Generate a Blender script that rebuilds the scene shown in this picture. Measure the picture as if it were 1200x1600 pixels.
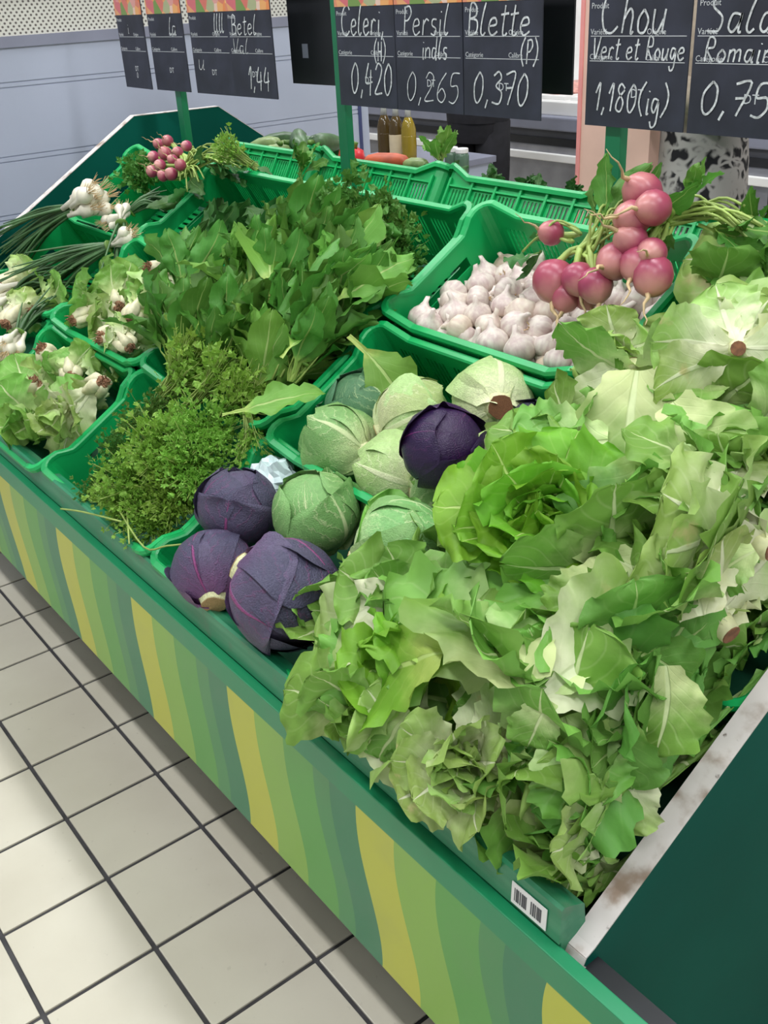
import bpy, bmesh, math, random
from mathutils import Vector, Matrix, noise
# ------------------------------------------------------------------ camera, world, light, exposure
for o in list(bpy.data.objects): bpy.data.objects.remove(o)
scene = bpy.context.scene
COL = scene.collection
PI = math.pi
CAM = Vector((1.45474, -0.56526, 1.48248))
CR = Vector((0.612406, 0.788889, -0.051121))      # camera right
CD = Vector((0.339105, -0.320557, -0.884449))     # camera down
CF = Vector((-0.714120, 0.524307, -0.463827))     # camera forward
CU, CT = -CD, -CF
FPX = 1560.0
cd = bpy.data.cameras.new('camera'); cam = bpy.data.objects.new('camera', cd); COL.objects.link(cam)
cd.sensor_fit = 'VERTICAL'; cd.sensor_height = 36.0; cd.lens = 36.0 * FPX / 1600.0; cd.clip_start = 0.02
cam.matrix_world = Matrix(((CR.x, CU.x, CT.x, CAM.x), (CR.y, CU.y, CT.y, CAM.y), (CR.z, CU.z, CT.z, CAM.z), (0, 0, 0, 1)))
scene.camera = cam
world = bpy.data.worlds.new('world'); scene.world = world; world.use_nodes = True
bg = world.node_tree.nodes['Background']; bg.inputs[0].default_value = (0.93, 0.97, 1.0, 1); bg.inputs[1].default_value = 0.62
scene.view_settings.view_transform = 'Standard'; scene.view_settings.look = 'None'
scene.view_settings.gamma = 1.0; scene.view_settings.use_curve_mapping = False
scene.view_settings.exposure = 0.0

# ------------------------------------------------------------------ helpers
R = math.radians
def srgb(r, g, b):
    f = lambda c: (c / 255 / 12.92) if c / 255 <= 0.04045 else ((c / 255 + 0.055) / 1.055) ** 2.4
    return (f(r), f(g), f(b), 1)
TH = R(30.17); Y0, Z0 = -0.015, 0.643
def PL(X, d, h=0.0):            # sloping crate-rim plane: along the stall, up the slope, above the rims
    return Vector((X, Y0 + d * math.cos(TH) - h * math.sin(TH), Z0 + d * math.sin(TH) + h * math.cos(TH)))
NPL = Vector((0, -math.sin(TH), math.cos(TH)))
def ray(px, py): return CR * ((px - 600) / FPX) + CD * ((py - 800) / FPX) + CF
def at(px, py, h=0.0):
    d = ray(px, py); O = PL(0, 0, h); t = (O - CAM).dot(NPL) / d.dot(NPL); return CAM + d * t
def atY(px, py, Y):
    d = ray(px, py); return CAM + d * ((Y - CAM.y) / d.y)
def ax(r, u, t): return (CR * r + CU * u + CT * t).normalized()
_cr = (CR - NPL*CR.dot(NPL)).normalized(); _cu = (CU - NPL*CU.dot(NPL)).normalized()
def axp(r, u, n): return (_cr*r + _cu*u).normalized()*math.sqrt(max(.05, 1-n*n)) + NPL*n     # lying on the slope
def frame(axis, roll=0.0):
    z = axis.normalized(); x = Vector((0, 0, 1)).cross(z)
    if x.length < 1e-3: x = Vector((1, 0, 0))
    x.normalize(); y = z.cross(x)
    return Matrix((x, y, z)).transposed().to_4x4() @ Matrix.Rotation(roll, 4, 'Z')

class MB:
    def __init__(s): s.v = []; s.f = []; s.uv = None
    def box(s, a, b):
        x0, y0, z0 = a; x1, y1, z1 = b; n = len(s.v)
        s.v += [(x0,y0,z0),(x1,y0,z0),(x1,y1,z0),(x0,y1,z0),(x0,y0,z1),(x1,y0,z1),(x1,y1,z1),(x0,y1,z1)]
        s.f += [tuple(n+i for i in q) for q in ((0,3,2,1),(4,5,6,7),(0,1,5,4),(1,2,6,5),(2,3,7,6),(3,0,4,7))]
        return s
    def tube(s, pts, rad, n=6, cap=True):
        pts = [Vector(p) for p in pts]; base = len(s.v); up = None
        for i, p in enumerate(pts):
            t = (pts[min(i+1, len(pts)-1)] - pts[max(i-1, 0)]).normalized()
            if up is None:
                up = Vector((0,0,1)) if abs(t.z) < .9 else Vector((1,0,0))
            a = t.cross(up).normalized(); b = a.cross(t); up = b
            r = rad[i] if isinstance(rad, (list, tuple)) else rad
            for k in range(n):
                w = 2*PI*k/n; s.v.append(tuple(p + a*(r*math.cos(w)) + b*(r*math.sin(w))))
        for i in range(len(pts)-1):
            for k in range(n):
                q = base+i*n; s.f.append((q+k, q+(k+1)%n, q+n+(k+1)%n, q+n+k))
        if cap:
            s.f.append(tuple(base+k for k in reversed(range(n)))); e = base+(len(pts)-1)*n
            s.f.append(tuple(e+k for k in range(n)))
        return s
    def lathe(s, prof, n=16, lobes=0, amp=0.0):
        base = len(s.v)
        for (r, z) in prof:
            for k in range(n):
                w = 2*PI*k/n; rr = r*(1+amp*math.cos(lobes*w)) if lobes else r
                s.v.append((rr*math.cos(w), rr*math.sin(w), z))
        for i in range(len(prof)-1):
            for k in range(n):
                q = base+i*n; s.f.append((q+k, q+(k+1)%n, q+n+(k+1)%n, q+n+k))
        s.f.append(tuple(base+k for k in reversed(range(n)))); e = base+(len(prof)-1)*n
        s.f.append(tuple(e+k for k in range(n)))
        return s
    def prism(s, poly, x0, x1, axis='x'):     # polygon in the other two axes, extruded
        n = len(poly); base = len(s.v)
        for x in (x0, x1):
            for (a, b) in poly:
                s.v.append((x, a, b) if axis == 'x' else (a, x, b) if axis == 'y' else (a, b, x))
        for i in range(n):
            j = (i+1) % n; s.f.append((base+i, base+j, base+n+j, base+n+i))
        s.f.append(tuple(base+i for i in reversed(range(n)))); s.f.append(tuple(base+n+i for i in range(n)))
        return s
    def mesh(s, name, mat, smooth=False, bevel=0.0):
        me = bpy.data.meshes.new(name); me.from_pydata([tuple(v) for v in s.v], [], s.f)
        if s.uv is not None:
            l = me.uv_layers.new(name='UVMap')
            for lp in me.loops: l.data[lp.index].uv = s.uv[lp.vertex_index]
        bm = bmesh.new(); bm.from_mesh(me)
        if bevel:
            bmesh.ops.bevel(bm, geom=[e for e in bm.edges], offset=bevel, segments=2, affect='EDGES', profile=.6)
        if s.uv is None: bmesh.ops.recalc_face_normals(bm, faces=bm.faces)
        bm.to_mesh(me); bm.free()
        for p in me.polygons: p.use_smooth = smooth
        me.materials.append(mat); me.update()
        return me
def ob(name, me, parent=None, m=None):
    o = bpy.data.objects.new(name, me); COL.objects.link(o)
    if parent: o.parent = parent
    if m is not None: o.matrix_basis = m
    return o
def tag(o, label=None, cat=None, group=None, kind=None):
    if label: o['label'] = label
    if cat: o['category'] = cat
    if group: o['group'] = group
    if kind: o['kind'] = kind
    return o
def thing(name, label, cat, m=None, group=None):
    o = ob(name, None, None, m if isinstance(m, Matrix) else Matrix.Translation(Vector(m if m is not None else (0,0,0))))
    o.empty_display_size = .05
    return tag(o, label, cat, group)
def copy_tree(o, parent=None, m=None):
    c = o.copy(); COL.objects.link(c); c.parent = parent
    if m is not None: c.matrix_basis = m
    for ch in list(o.children): copy_tree(ch, c)
    return c

# ------------------------------------------------------------------ materials
class NT:
    def __init__(s, name):
        s.m = bpy.data.materials.new(name); s.m.use_nodes = True; s.t = s.m.node_tree; s.t.nodes.clear()
        s.out = s.t.nodes.new('ShaderNodeOutputMaterial')
    def n(s, typ, **kw):
        nd = s.t.nodes.new(typ)
        for k, v in kw.items(): setattr(nd, k, v)
        return nd
    def link(s, a, b): s.t.links.new(a, b)
    def val(s, sock, v):
        if hasattr(v, 'links') or isinstance(v, bpy.types.NodeSocket): s.link(v, sock)
        else: sock.default_value = v
    def math(s, op, a, b=0.0, c=0.0, clamp=False):
        nd = s.n('ShaderNodeMath', operation=op, use_clamp=clamp)
        s.val(nd.inputs[0], a); s.val(nd.inputs[1], b); s.val(nd.inputs[2], c); return nd.outputs[0]
    def mix(s, fac, a, b):
        nd = s.n('ShaderNodeMix', data_type='RGBA'); s.val(nd.inputs[0], fac); s.val(nd.inputs[6], a); s.val(nd.inputs[7], b); return nd.outputs[2]
    def noise(s, vec, scale, detail=3.0):
        nd = s.n('ShaderNodeTexNoise'); nd.inputs['Scale'].default_value = scale; nd.inputs['Detail'].default_value = detail
        if vec is not None: s.link(vec, nd.inputs['Vector'])
        return nd.outputs[0]
    def smooth(s, x, a, b):
        nd = s.n('ShaderNodeMapRange', interpolation_type='SMOOTHSTEP'); s.val(nd.inputs[0], x); nd.inputs[1].default_value = a; nd.inputs[2].default_value = b; return nd.outputs[0]
    def prin(s, col, rough=.5, metal=0.0, bump=None, bstr=.3, bdist=.002, spec=.5):
        p = s.n('ShaderNodeBsdfPrincipled'); s.val(p.inputs['Base Color'], col); s.val(p.inputs['Roughness'], rough); p.inputs['Metallic'].default_value = metal
        p.inputs['Specular IOR Level'].default_value = spec
        if bump is not None:
            b = s.n('ShaderNodeBump'); b.inputs['Strength'].default_value = bstr; b.inputs['Distance'].default_value = bdist
            s.link(bump, b.inputs['Height']); s.link(b.outputs[0], p.inputs['Normal'])
        return p
    def done(s, sh): s.link(sh, s.out.inputs[0]); return s.m
def simple(name, c, rough=.5, metal=0.0, var=.12, scale=8.0, spec=.5, coord='Object', bstr=.0):
    t = NT(name); tc = t.n('ShaderNodeTexCoord').outputs[coord]
    nz = t.noise(tc, scale, 4)
    dark = tuple(x*(1-var) for x in c[:3])+(1,); lite = tuple(min(1, x*(1+var)) for x in c[:3])+(1,)
    col = t.mix(t.smooth(nz, .3, .7), dark, lite)
    return t.done(t.prin(col, rough, metal, nz if bstr else None, bstr, .001, spec).outputs[0])
def leaf_mat(name, base, tip, rib, p0=.05, p1=.6, ribw=.06, nv=7.0, slope=.5, veinamt=.35, transl=.22, rough=.5, var=.25, bl=.5, blotch=None):
    """u = across the leaf, v = from the stalk to the tip"""
    t = NT(name); uv = t.n('ShaderNodeUVMap', uv_map='UVMap').outputs[0]
    sp = t.n('ShaderNodeSeparateXYZ'); t.link(uv, sp.inputs[0]); u, v = sp.outputs[0], sp.outputs[1]
    s = t.math('ABSOLUTE', t.math('MULTIPLY_ADD', u, 2.0, -1.0))
    info = t.n('ShaderNodeObjectInfo'); oc = t.n('ShaderNodeTexCoord').outputs['Object']
    nz = t.noise(oc, 30.0, 4); nz2 = t.noise(oc, 9.0, 2)
    g = t.mix(t.smooth(t.math('ADD', v, t.math('MULTIPLY', t.math('SUBTRACT', nz, .5), .5)), p0, p1), base, tip)
    k = t.math('ADD', t.math('MULTIPLY', info.outputs['Random'], var), 1 - var*.6)
    k = t.math('MULTIPLY', k, t.math('MULTIPLY_ADD', nz2, .5, .75))
    hs = t.n('ShaderNodeHueSaturation'); t.val(hs.inputs['Hue'], t.math('MULTIPLY_ADD', info.outputs['Random'], .03, .485)); t.val(hs.inputs['Value'], k); t.link(g, hs.inputs['Color'])
    vein = t.math('FRACT', t.math('MULTIPLY', t.math('ADD', t.math('SUBTRACT', v, t.math('MULTIPLY', s, slope)), t.math('MULTIPLY', t.math('SUBTRACT', nz2, .5), .22)), nv))
    vein = t.math('ABSOLUTE', t.math('SUBTRACT', vein, .5))
    vm = t.math('MULTIPLY', t.math('SUBTRACT', 1.0, t.smooth(vein, .0, .13)), t.math('SUBTRACT', 1.0, t.smooth(s, .35, 1.0)))
    rw = t.math('MULTIPLY', t.math('SUBTRACT', 1.15, v), ribw)
    rm = t.math('SUBTRACT', 1.0, t.smooth(t.math('DIVIDE', s, rw), .6, 1.3))
    m = t.math('MAXIMUM', rm, t.math('MULTIPLY', vm, veinamt))
    col = t.mix(t.math('MULTIPLY', m, .85), hs.outputs[0], rib)
    if blotch: col = t.mix(t.smooth(t.noise(oc, 14.0, 5), .62, .74), col, blotch)
    hgt = t.math('ADD', t.math('MULTIPLY', m, .6), t.math('MULTIPLY', nz, .8))
    p = t.prin(col, rough, 0, hgt, bl, .004, .35)
    tr = t.n('ShaderNodeBsdfTranslucent'); t.link(col, tr.inputs[0])
    mx = t.n('ShaderNodeMixShader'); mx.inputs[0].default_value = transl; t.link(p.outputs[0], mx.inputs[1]); t.link(tr.outputs[0], mx.inputs[2])
    return t.done(mx.outputs[0])

M = {}
M['crate'] = simple('green_plastic', srgb(14, 158, 84), .38, 0, .16, 6)
M['stand'] = simple('green_paint', srgb(22, 128, 84), .38, 0, .14, 5)
M['post'] = simple('post_paint', srgb(14, 112, 72), .4, 0, .08, 5)
M['board'] = simple('dark_green_laminate', srgb(8, 80, 68), .6, 0, .10, 3, .06)
M['deck'] = simple('deck_paint', srgb(18, 92, 62), .6, 0, .2, 6)
M['black'] = simple('black_plastic', srgb(28, 29, 34), .5, 0, .2, 10)
M['slate'] = simple('chalkboard', srgb(46, 48, 62), .6, 0, .35, 9)
M['chalk'] = simple('chalk', srgb(205, 207, 210), .9, 0, .3, 160)
M['print'] = simple('white_print', srgb(205, 207, 212), .7, 0, .05, 10)
M['grout'] = simple('grout', srgb(62, 60, 62), .85, 0, .25, 30)
M['white_metal'] = simple('white_metal', srgb(174, 180, 197), .38, 0, .05, 2)
M['grey_trim'] = simple('grey_trim', srgb(132, 134, 150), .5, 0, .08, 5)
M['steel'] = simple('brushed_steel', srgb(150, 150, 156), .35, .6, .15, 6)
M['dark_grey'] = simple('dark_grey_plastic', srgb(70, 71, 78), .5, 0, .15, 6)
M['white'] = simple('white_plastic', srgb(232, 230, 228), .5, 0, .05, 4)
M['pink'] = simple('pink_board', srgb(232, 188, 172), .6, 0, .06, 3)
M['pinkedge'] = simple('pink_edge', srgb(236, 150, 146), .6, 0, .06, 3)
M['stalk'] = simple('pale_stalk', srgb(150, 172, 88), .5, 0, .25, 20)
M['stalk_dark'] = simple('green_stalk', srgb(96, 132, 52), .5, 0, .3, 20)
M['stem_pale'] = simple('cut_stem', srgb(206, 206, 158), .6, 0, .18, 30)
M['cut'] = simple('browned_cut', srgb(120, 78, 50), .7, 0, .35, 60)
M['cut_tan'] = simple('tan_cut', srgb(168, 140, 96), .75, 0, .35, 60)
M['root'] = simple('root_hair', srgb(196, 170, 128), .7, 0, .25, 40)
M['onion'] = simple('onion_skin', srgb(226, 220, 200), .38, 0, .12, 25)
M['onion_leaf'] = simple('onion_leaf', srgb(70, 104, 62), .45, 0, .3, 18)
M['skin'] = simple('skin', srgb(196, 150, 122), .55, 0, .08, 8)
M['cloth_black'] = simple('black_cloth', srgb(26, 25, 30), .9, 0, .3, 20)
M['hair'] = simple('dark_hair', srgb(30, 24, 22), .6, 0, .3, 60)
M['gold'] = simple('gold_zip', srgb(196, 150, 70), .3, .8, .2, 40)
M['plaster'] = simple('plaster', srgb(205, 205, 205), .9, 0, .06, 2)
def mk_tile():
    t = NT('floor_tile'); oc = t.n('ShaderNodeTexCoord').outputs['Object']; info = t.n('ShaderNodeObjectInfo')
    geo = t.n('ShaderNodeNewGeometry').outputs['Position']
    nz = t.noise(geo, 3.0, 5); fine = t.noise(geo, 60.0, 4)
    col = t.mix(t.smooth(nz, .25, .75), srgb(194, 186, 168), srgb(210, 203, 186))
    col = t.mix(t.math('MULTIPLY', info.outputs['Random'], .25), col, srgb(196, 188, 170))
    col = t.mix(t.math('MULTIPLY', t.smooth(fine, .66, .8), .45), col, srgb(150, 140, 125))
    return t.done(t.prin(col, .32, 0, fine, .05, .001, .45).outputs[0])
M['tile'] = mk_tile()
def mk_stripes():
    t = NT('striped_print'); oc = t.n('ShaderNodeTexCoord').outputs['Object']; sp = t.n('ShaderNodeSeparateXYZ'); t.link(oc, sp.inputs[0])
    x, z = sp.outputs[0], sp.outputs[2]
    w1 = t.math('MULTIPLY', t.math('SINE', t.math('MULTIPLY_ADD', z, 15.0, -5.6)), .016)
    w2 = t.math('MULTIPLY', t.math('SINE', t.math('MULTIPLY_ADD', x, 3.1, t.math('MULTIPLY', z, 9.0))), .012)
    xx = t.math('ADD', x, t.math('ADD', w1, t.math('MULTIPLY_ADD', z, -.03, w2)))
    ph = t.math('FRACT', t.math('MULTIPLY', t.math('ADD', xx, 10.623), 1/.3515))
    r = t.n('ShaderNodeValToRGB'); r.color_ramp.interpolation = 'CONSTANT'; e = r.color_ramp.elements
    cols = [(0, srgb(186, 190, 66)), (.235, srgb(132, 176, 72)), (.475, srgb(88, 158, 72)), (.70, srgb(70, 140, 84)), (.82, srgb(48, 124, 86))]
    e[0].position, e[0].color = cols[0]; e[1].position, e[1].color = cols[1]
    for p, c in cols[2:]: q = e.new(p); q.color = c
    t.link(ph, r.inputs[0])
    nz = t.noise(oc, 5.0, 4)
    col = t.mix(t.math('MULTIPLY', t.smooth(z, .533, .536), 1.0), r.outputs[0], srgb(28, 134, 88))
    col = t.mix(t.math('MULTIPLY', t.smooth(nz, .5, .8), .18), col, srgb(120, 130, 110))
    return t.done(t.prin(col, .36).outputs[0])
M['stripes'] = mk_stripes()
def mk_rail():
    t = NT('worn_green_rail'); oc = t.n('ShaderNodeTexCoord').outputs['Object']
    mp = t.n('ShaderNodeMapping'); mp.inputs['Scale'].default_value = (3, 40, 40); t.link(oc, mp.inputs[0])
    nz = t.noise(mp.outputs[0], 1.0, 6); n2 = t.noise(oc, 25.0, 5)
    col = t.mix(t.smooth(nz, .4, .75), srgb(24, 120, 82), srgb(70, 140, 104))
    col = t.mix(t.math('MULTIPLY', t.smooth(n2, .55, .75), .45), col, srgb(88, 104, 84))
    return t.done(t.prin(col, .4, 0, n2, .1, .001).outputs[0])
M['rail'] = mk_rail()
def mk_edge():
    t = NT('scuffed_white_edging'); oc = t.n('ShaderNodeTexCoord').outputs['Object']
    nz = t.noise(oc, 18.0, 6); n2 = t.noise(oc, 70.0, 4)
    col = t.mix(t.smooth(nz, .52, .72), srgb(214, 206, 202), srgb(150, 128, 112))
    col = t.mix(t.smooth(n2, .66, .76), col, srgb(88, 66, 52))
    return t.done(t.prin(col, .6).outputs[0])
M['edge'] = mk_edge()
def mk_perf():
    t = NT('perforated_sheet'); oc = t.n('ShaderNodeTexCoord').outputs['Object']; sp = t.n('ShaderNodeSeparateXYZ'); t.link(oc, sp.inputs[0])
    y = t.math('MULTIPLY', sp.outputs[1], 55.0); z = t.math('MULTIPLY', sp.outputs[2], 100.0)
    row = t.math('FLOOR', z); off = t.math('MULTIPLY', t.math('MODULO', row, 2.0), .5)
    fy = t.math('SUBTRACT', t.math('FRACT', t.math('ADD', y, off)), .5); fz = t.math('MULTIPLY', t.math('SUBTRACT', t.math('FRACT', z), .5), .62)
    d = t.math('SQRT', t.math('ADD', t.math('MULTIPLY', fy, fy), t.math('MULTIPLY', fz, fz)))
    col = t.mix(t.smooth(d, .19, .24), srgb(98, 92, 88), srgb(208, 206, 196))
    return t.done(t.prin(col, .45, .0).outputs[0])
M['perf'] = mk_perf()
def mk_fruitprint():
    t = NT('fruit_photo_print'); oc = t.n('ShaderNodeTexCoord').outputs['Object']
    v = t.n('ShaderNodeTexVoronoi'); v.inputs['Scale'].default_value = 32; t.link(oc, v.inputs['Vector'])
    sp = t.n('ShaderNodeSeparateColor'); t.link(v.outputs['Color'], sp.inputs[0])
    r = t.n('ShaderNodeValToRGB'); e = r.color_ramp.elements; e[0].color = srgb(200, 60, 70); e[1].color = srgb(120, 150, 80)
    for p, c in ((.25, srgb(232, 120, 70)), (.5, srgb(238, 190, 120)), (.7, srgb(210, 80, 100)), (.85, srgb(240, 220, 200))): q = e.new(p); q.color = c
    t.link(sp.outputs[0], r.inputs[0])
    sh = t.mix(t.smooth(v.outputs['Distance'], .0, .03), r.outputs[0], r.outputs[0])
    return t.done(t.prin(sh, .4).outputs[0])
M['fruit'] = mk_fruitprint()
def mk_lace():
    t = NT('black_white_lace_cloth'); oc = t.n('ShaderNodeTexCoord').outputs['Object']
    w = t.noise(oc, 16.0, 3); v = t.n('ShaderNodeTexVoronoi', feature='DISTANCE_TO_EDGE'); v.inputs['Scale'].default_value = 17
    mp = t.n('ShaderNodeMixRGB'); mp.inputs[0].default_value = .22; t.link(oc, mp.inputs[1])
    nd = t.n('ShaderNodeTexNoise'); nd.inputs['Scale'].default_value = 9; t.link(oc, nd.inputs['Vector']); t.link(nd.outputs['Color'], mp.inputs[2]); t.link(mp.outputs[0], v.inputs['Vector'])
    f = t.math('MULTIPLY', t.smooth(v.outputs[0], .05, .2), t.smooth(w, .42, .56))
    col = t.mix(f, srgb(176, 170, 166), srgb(30, 28, 32))
    return t.done(t.prin(col, .9).outputs[0])
M['lace'] = mk_lace()
M['taupe'] = simple('taupe_knit', srgb(158, 144, 128), .9, 0, .12, 40)
def mk_turnip():
    t = NT('turnip_skin'); oc = t.n('ShaderNodeTexCoord').outputs['Object']; info = t.n('ShaderNodeObjectInfo'); sp = t.n('ShaderNodeSeparateXYZ'); t.link(oc, sp.inputs[0])
    nz = t.noise(oc, 40.0, 4)
    f = t.math('ADD', sp.outputs[2], t.math('MULTIPLY', t.math('SUBTRACT', nz, .5), .02))
    col = t.mix(t.smooth(f, -.030, -.006), srgb(204, 146, 138), srgb(154, 56, 90))
    col = t.mix(t.math('MULTIPLY', info.outputs['Random'], .5), col, srgb(168, 80, 90))
    return t.done(t.prin(col, .35, 0, nz, .08, .001).outputs[0])
M['turnip'] = mk_turnip()
def mk_garlic():
    t = NT('garlic_skin'); oc = t.n('ShaderNodeTexCoord').outputs['Object']; info = t.n('ShaderNodeObjectInfo')
    mp = t.n('ShaderNodeMapping'); mp.inputs['Scale'].default_value = (1, 1, .25); t.link(oc, mp.inputs[0])
    nz = t.noise(mp.outputs[0], 110.0, 4); n2 = t.noise(oc, 30.0, 3)
    col = t.mix(t.smooth(nz, .3, .75), srgb(218, 208, 196), srgb(190, 168, 164))
    col = t.mix(t.math('MULTIPLY', t.smooth(n2, .5, .75), .5), col, srgb(166, 136, 138))
    col = t.mix(t.math('MULTIPLY', t.smooth(info.outputs['Random'], .75, 1.0), .5), col, srgb(206, 184, 140))
    return t.done(t.prin(col, .42, 0, nz, .15, .001).outputs[0])
M['garlic'] = mk_garlic()
M['lett_bright'] = leaf_mat('bright_lettuce_leaf', srgb(196, 222, 110), srgb(124, 182, 52), srgb(204, 228, 136), 0, .55, .07, 6, .45, .12, .28)
M['lett_mid'] = leaf_mat('lettuce_leaf', srgb(216, 230, 164), srgb(124, 172, 74), srgb(218, 230, 174), .05, .75, .09, 6, .45, .16, .22)
M['lett_pale'] = leaf_mat('pale_lettuce_leaf', srgb(236, 238, 200), srgb(160, 194, 100), srgb(240, 242, 208), .1, .95, .12, 6, .45, .16, .22, blotch=srgb(206, 198, 140))
M['lett_dark'] = leaf_mat('dark_lettuce_leaf', srgb(180, 206, 118), srgb(104, 156, 66), srgb(184, 208, 136), .0, .5, .07, 6, .45, .12, .22)
M['heart'] = simple('lettuce_heart', srgb(224, 232, 168), .5, 0, .15, 25)
M['chard'] = leaf_mat('chard_leaf', srgb(164, 190, 94), srgb(86, 140, 54), srgb(160, 188, 104), .12, .34, .09, 7, .5, .12, .22, var=.4)
M['chard_lite'] = leaf_mat('light_chard_leaf', srgb(180, 204, 106), srgb(118, 170, 70), srgb(184, 208, 128), .12, .36, .09, 7, .5, .12, .25, var=.3)
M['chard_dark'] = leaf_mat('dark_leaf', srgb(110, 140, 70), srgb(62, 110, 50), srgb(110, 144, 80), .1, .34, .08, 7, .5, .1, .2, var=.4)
M['parsley'] = leaf_mat('parsley_leaf', srgb(140, 180, 70), srgb(132, 178, 68), srgb(150, 192, 88), 0, 1, .05, 4, .5, .2, .25, var=.2)
M['parsley_dark'] = leaf_mat('dark_parsley_leaf', srgb(92, 140, 56), srgb(84, 134, 56), srgb(104, 150, 70), 0, 1, .05, 4, .5, .2, .25, var=.2)
M['cab_green'] = leaf_mat('green_cabbage_leaf', srgb(214, 226, 170), srgb(124, 170, 100), srgb(214, 226, 172), .0, .6, .075, 5, .75, .55, .08, .45, .2, .5)
M['cab_pale'] = leaf_mat('pale_cabbage_leaf', srgb(228, 230, 184), srgb(170, 196, 126), srgb(226, 230, 186), .0, .7, .08, 5, .75, .5, .08, .45, .2, .5)
M['cab_dark'] = leaf_mat('blue_green_cabbage_leaf', srgb(170, 196, 140), srgb(88, 134, 98), srgb(180, 202, 150), .0, .5, .075, 5, .75, .5, .08, .45, .2, .5)
M['cab_red'] = leaf_mat('red_cabbage_leaf', srgb(124, 84, 128), srgb(86, 80, 106), srgb(150, 70, 126), .0, .55, .05, 5, .75, .32, .04, .42, .25, .9)
M['cab_red_deep'] = leaf_mat('deep_red_cabbage_leaf', srgb(74, 34, 84), srgb(48, 28, 66), srgb(120, 50, 110), .0, .6, .03, 5, .75, .18, .04, .34, .2, .4)
M['cab_black'] = leaf_mat('blackish_cabbage_leaf', srgb(60, 58, 76), srgb(46, 48, 62), srgb(84, 80, 98), .0, .6, .04, 5, .75, .3, .04, .4, .2, .5)
M['bag'] = simple('clear_bag', srgb(196, 214, 214), .25, 0, .1, 20)

# ------------------------------------------------------------------ room: floor, ceiling, lights, walls
T = .205
floor = tag(ob('floor', MB().box((-9, -3.2, -.05), (4.5, 8, -.004)).mesh('floor', M['grout'])), kind='structure')
tile_me = MB().box((-T/2+.0042, -T/2+.0042, -.012), (T/2-.0042, T/2-.0042, 0)).mesh('tile', M['tile'], bevel=.0015)
for i in range(-9, 9):
    for j in range(-4, 2):
        ob('tile', tile_me, floor, Matrix.Translation(((i+.5)*T, (j-.5)*T, 0)))
rest = MB()
for i in range(-43, 21):
    for j in range(-15, 38):
        if -9 <= i < 9 and -4 <= j < 2: continue
        x, y = (i+.5)*T, (j-.5)*T; a = T/2-.0042
        n = len(rest.v); rest.v += [(x-a, y-a, 0), (x+a, y-a, 0), (x+a, y+a, 0), (x-a, y+a, 0)]; rest.f.append((n, n+1, n+2, n+3))
tag(ob('distant_tile', rest.mesh('distant_tile', M['tile']), floor), kind='stuff')
tag(ob('ceiling', MB().box((-9, -3.2, 3.6), (4.5, 8, 3.7)).mesh('ceiling', M['plaster'])), kind='structure')
tag(ob('wall_back', MB().box((-9, 7.9, 0), (4.5, 8, 3.6)).mesh('wall_back', M['plaster'])), kind='structure')
tag(ob('wall_left', MB().box((-9.1, -3.2, 0), (-9, 8, 3.6)).mesh('wall_left', M['plaster'])), kind='structure')
lm = NT('fluorescent_glow'); em = lm.n('ShaderNodeEmission'); em.inputs[0].default_value = (.94, .98, 1, 1); em.inputs[1].default_value = 9.0; M['glow'] = lm.done(em.outputs[0])
fx = MB().box((-.75, -.1, 0), (.75, .1, .06)).mesh('housing', M['white']); df = MB().box((-.72, -.08, -.012), (.72, .08, 0)).mesh('diffuser', M['glow'])
li = 0
for (x, y) in ((.3, -.9), (-1.8, -.9), (2.4, -.9), (.3, 1.0), (-1.8, 1.0), (2.4, 1.0), (-3.9, 1.0), (.3, 3.4), (-1.8, 3.4), (-3.9, 3.4)):
    t = thing('ceiling_light', 'long fluorescent ceiling light above the shop floor', 'ceiling light', (x, y, 3.54), 'fluorescent ceiling lights')
    ob('housing', fx, t); ob('diffuser', df, t)
    ld = bpy.data.lights.new('tube_light', 'AREA'); ld.shape = 'RECTANGLE'; ld.size = 1.4; ld.size_y = .16; ld.energy = 30; ld.color = (.95, .98, 1)
    ob('tube_light', ld, t, Matrix.Translation((0, 0, -.02)))

# white insulated cabinet flank at the left end of the stall
wc = thing('cold_cabinet', 'white insulated cabinet flank with perforated strip at the far left', 'cabinet', (-2.1, .9, 0))
ob('body', MB().box((-1.0, -2.2, 0), (-.003, 1.13, 1.375)).mesh('body', M['white_metal']), wc)
for k, (z0, z1) in enumerate(((0, .30), (.306, .60), (.606, .845), (.85, .86), (.865, 1.03), (1.034, 1.046), (1.05, 1.255), (1.26, 1.27), (1.275, 1.375))):
    ob('side_panel', MB().box((-.003, -2.2, z0), (0, 1.13, z1)).mesh('side_panel', M['white_metal']), wc)
ob('trim_strip', MB().box((-1.0, -2.2, 1.375), (.006, 1.13, 1.408)).mesh('trim_strip', M['grey_trim']), wc)
ob('perforated_grille', MB().box((-1.0, -2.2, 1.408), (-.004, 1.13, 1.52)).mesh('perforated_grille', M['perf']), wc)
ob('top_cap', MB().box((-1.0, -2.2, 1.52), (.004, 1.13, 1.60)).mesh('top_cap', M['grey_trim']), wc)
ob('corner_trim', MB().box((-.02, 1.13, 0), (.004, 1.145, 1.6)).mesh('corner_trim', simple('navy_trim', srgb(60, 68, 110), .5)), wc)
ob('end_panel', MB().box((-.9, 1.145, 0), (-.01, 1.19, 1.6)).mesh('end_panel', M['white_metal']), wc)

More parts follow.
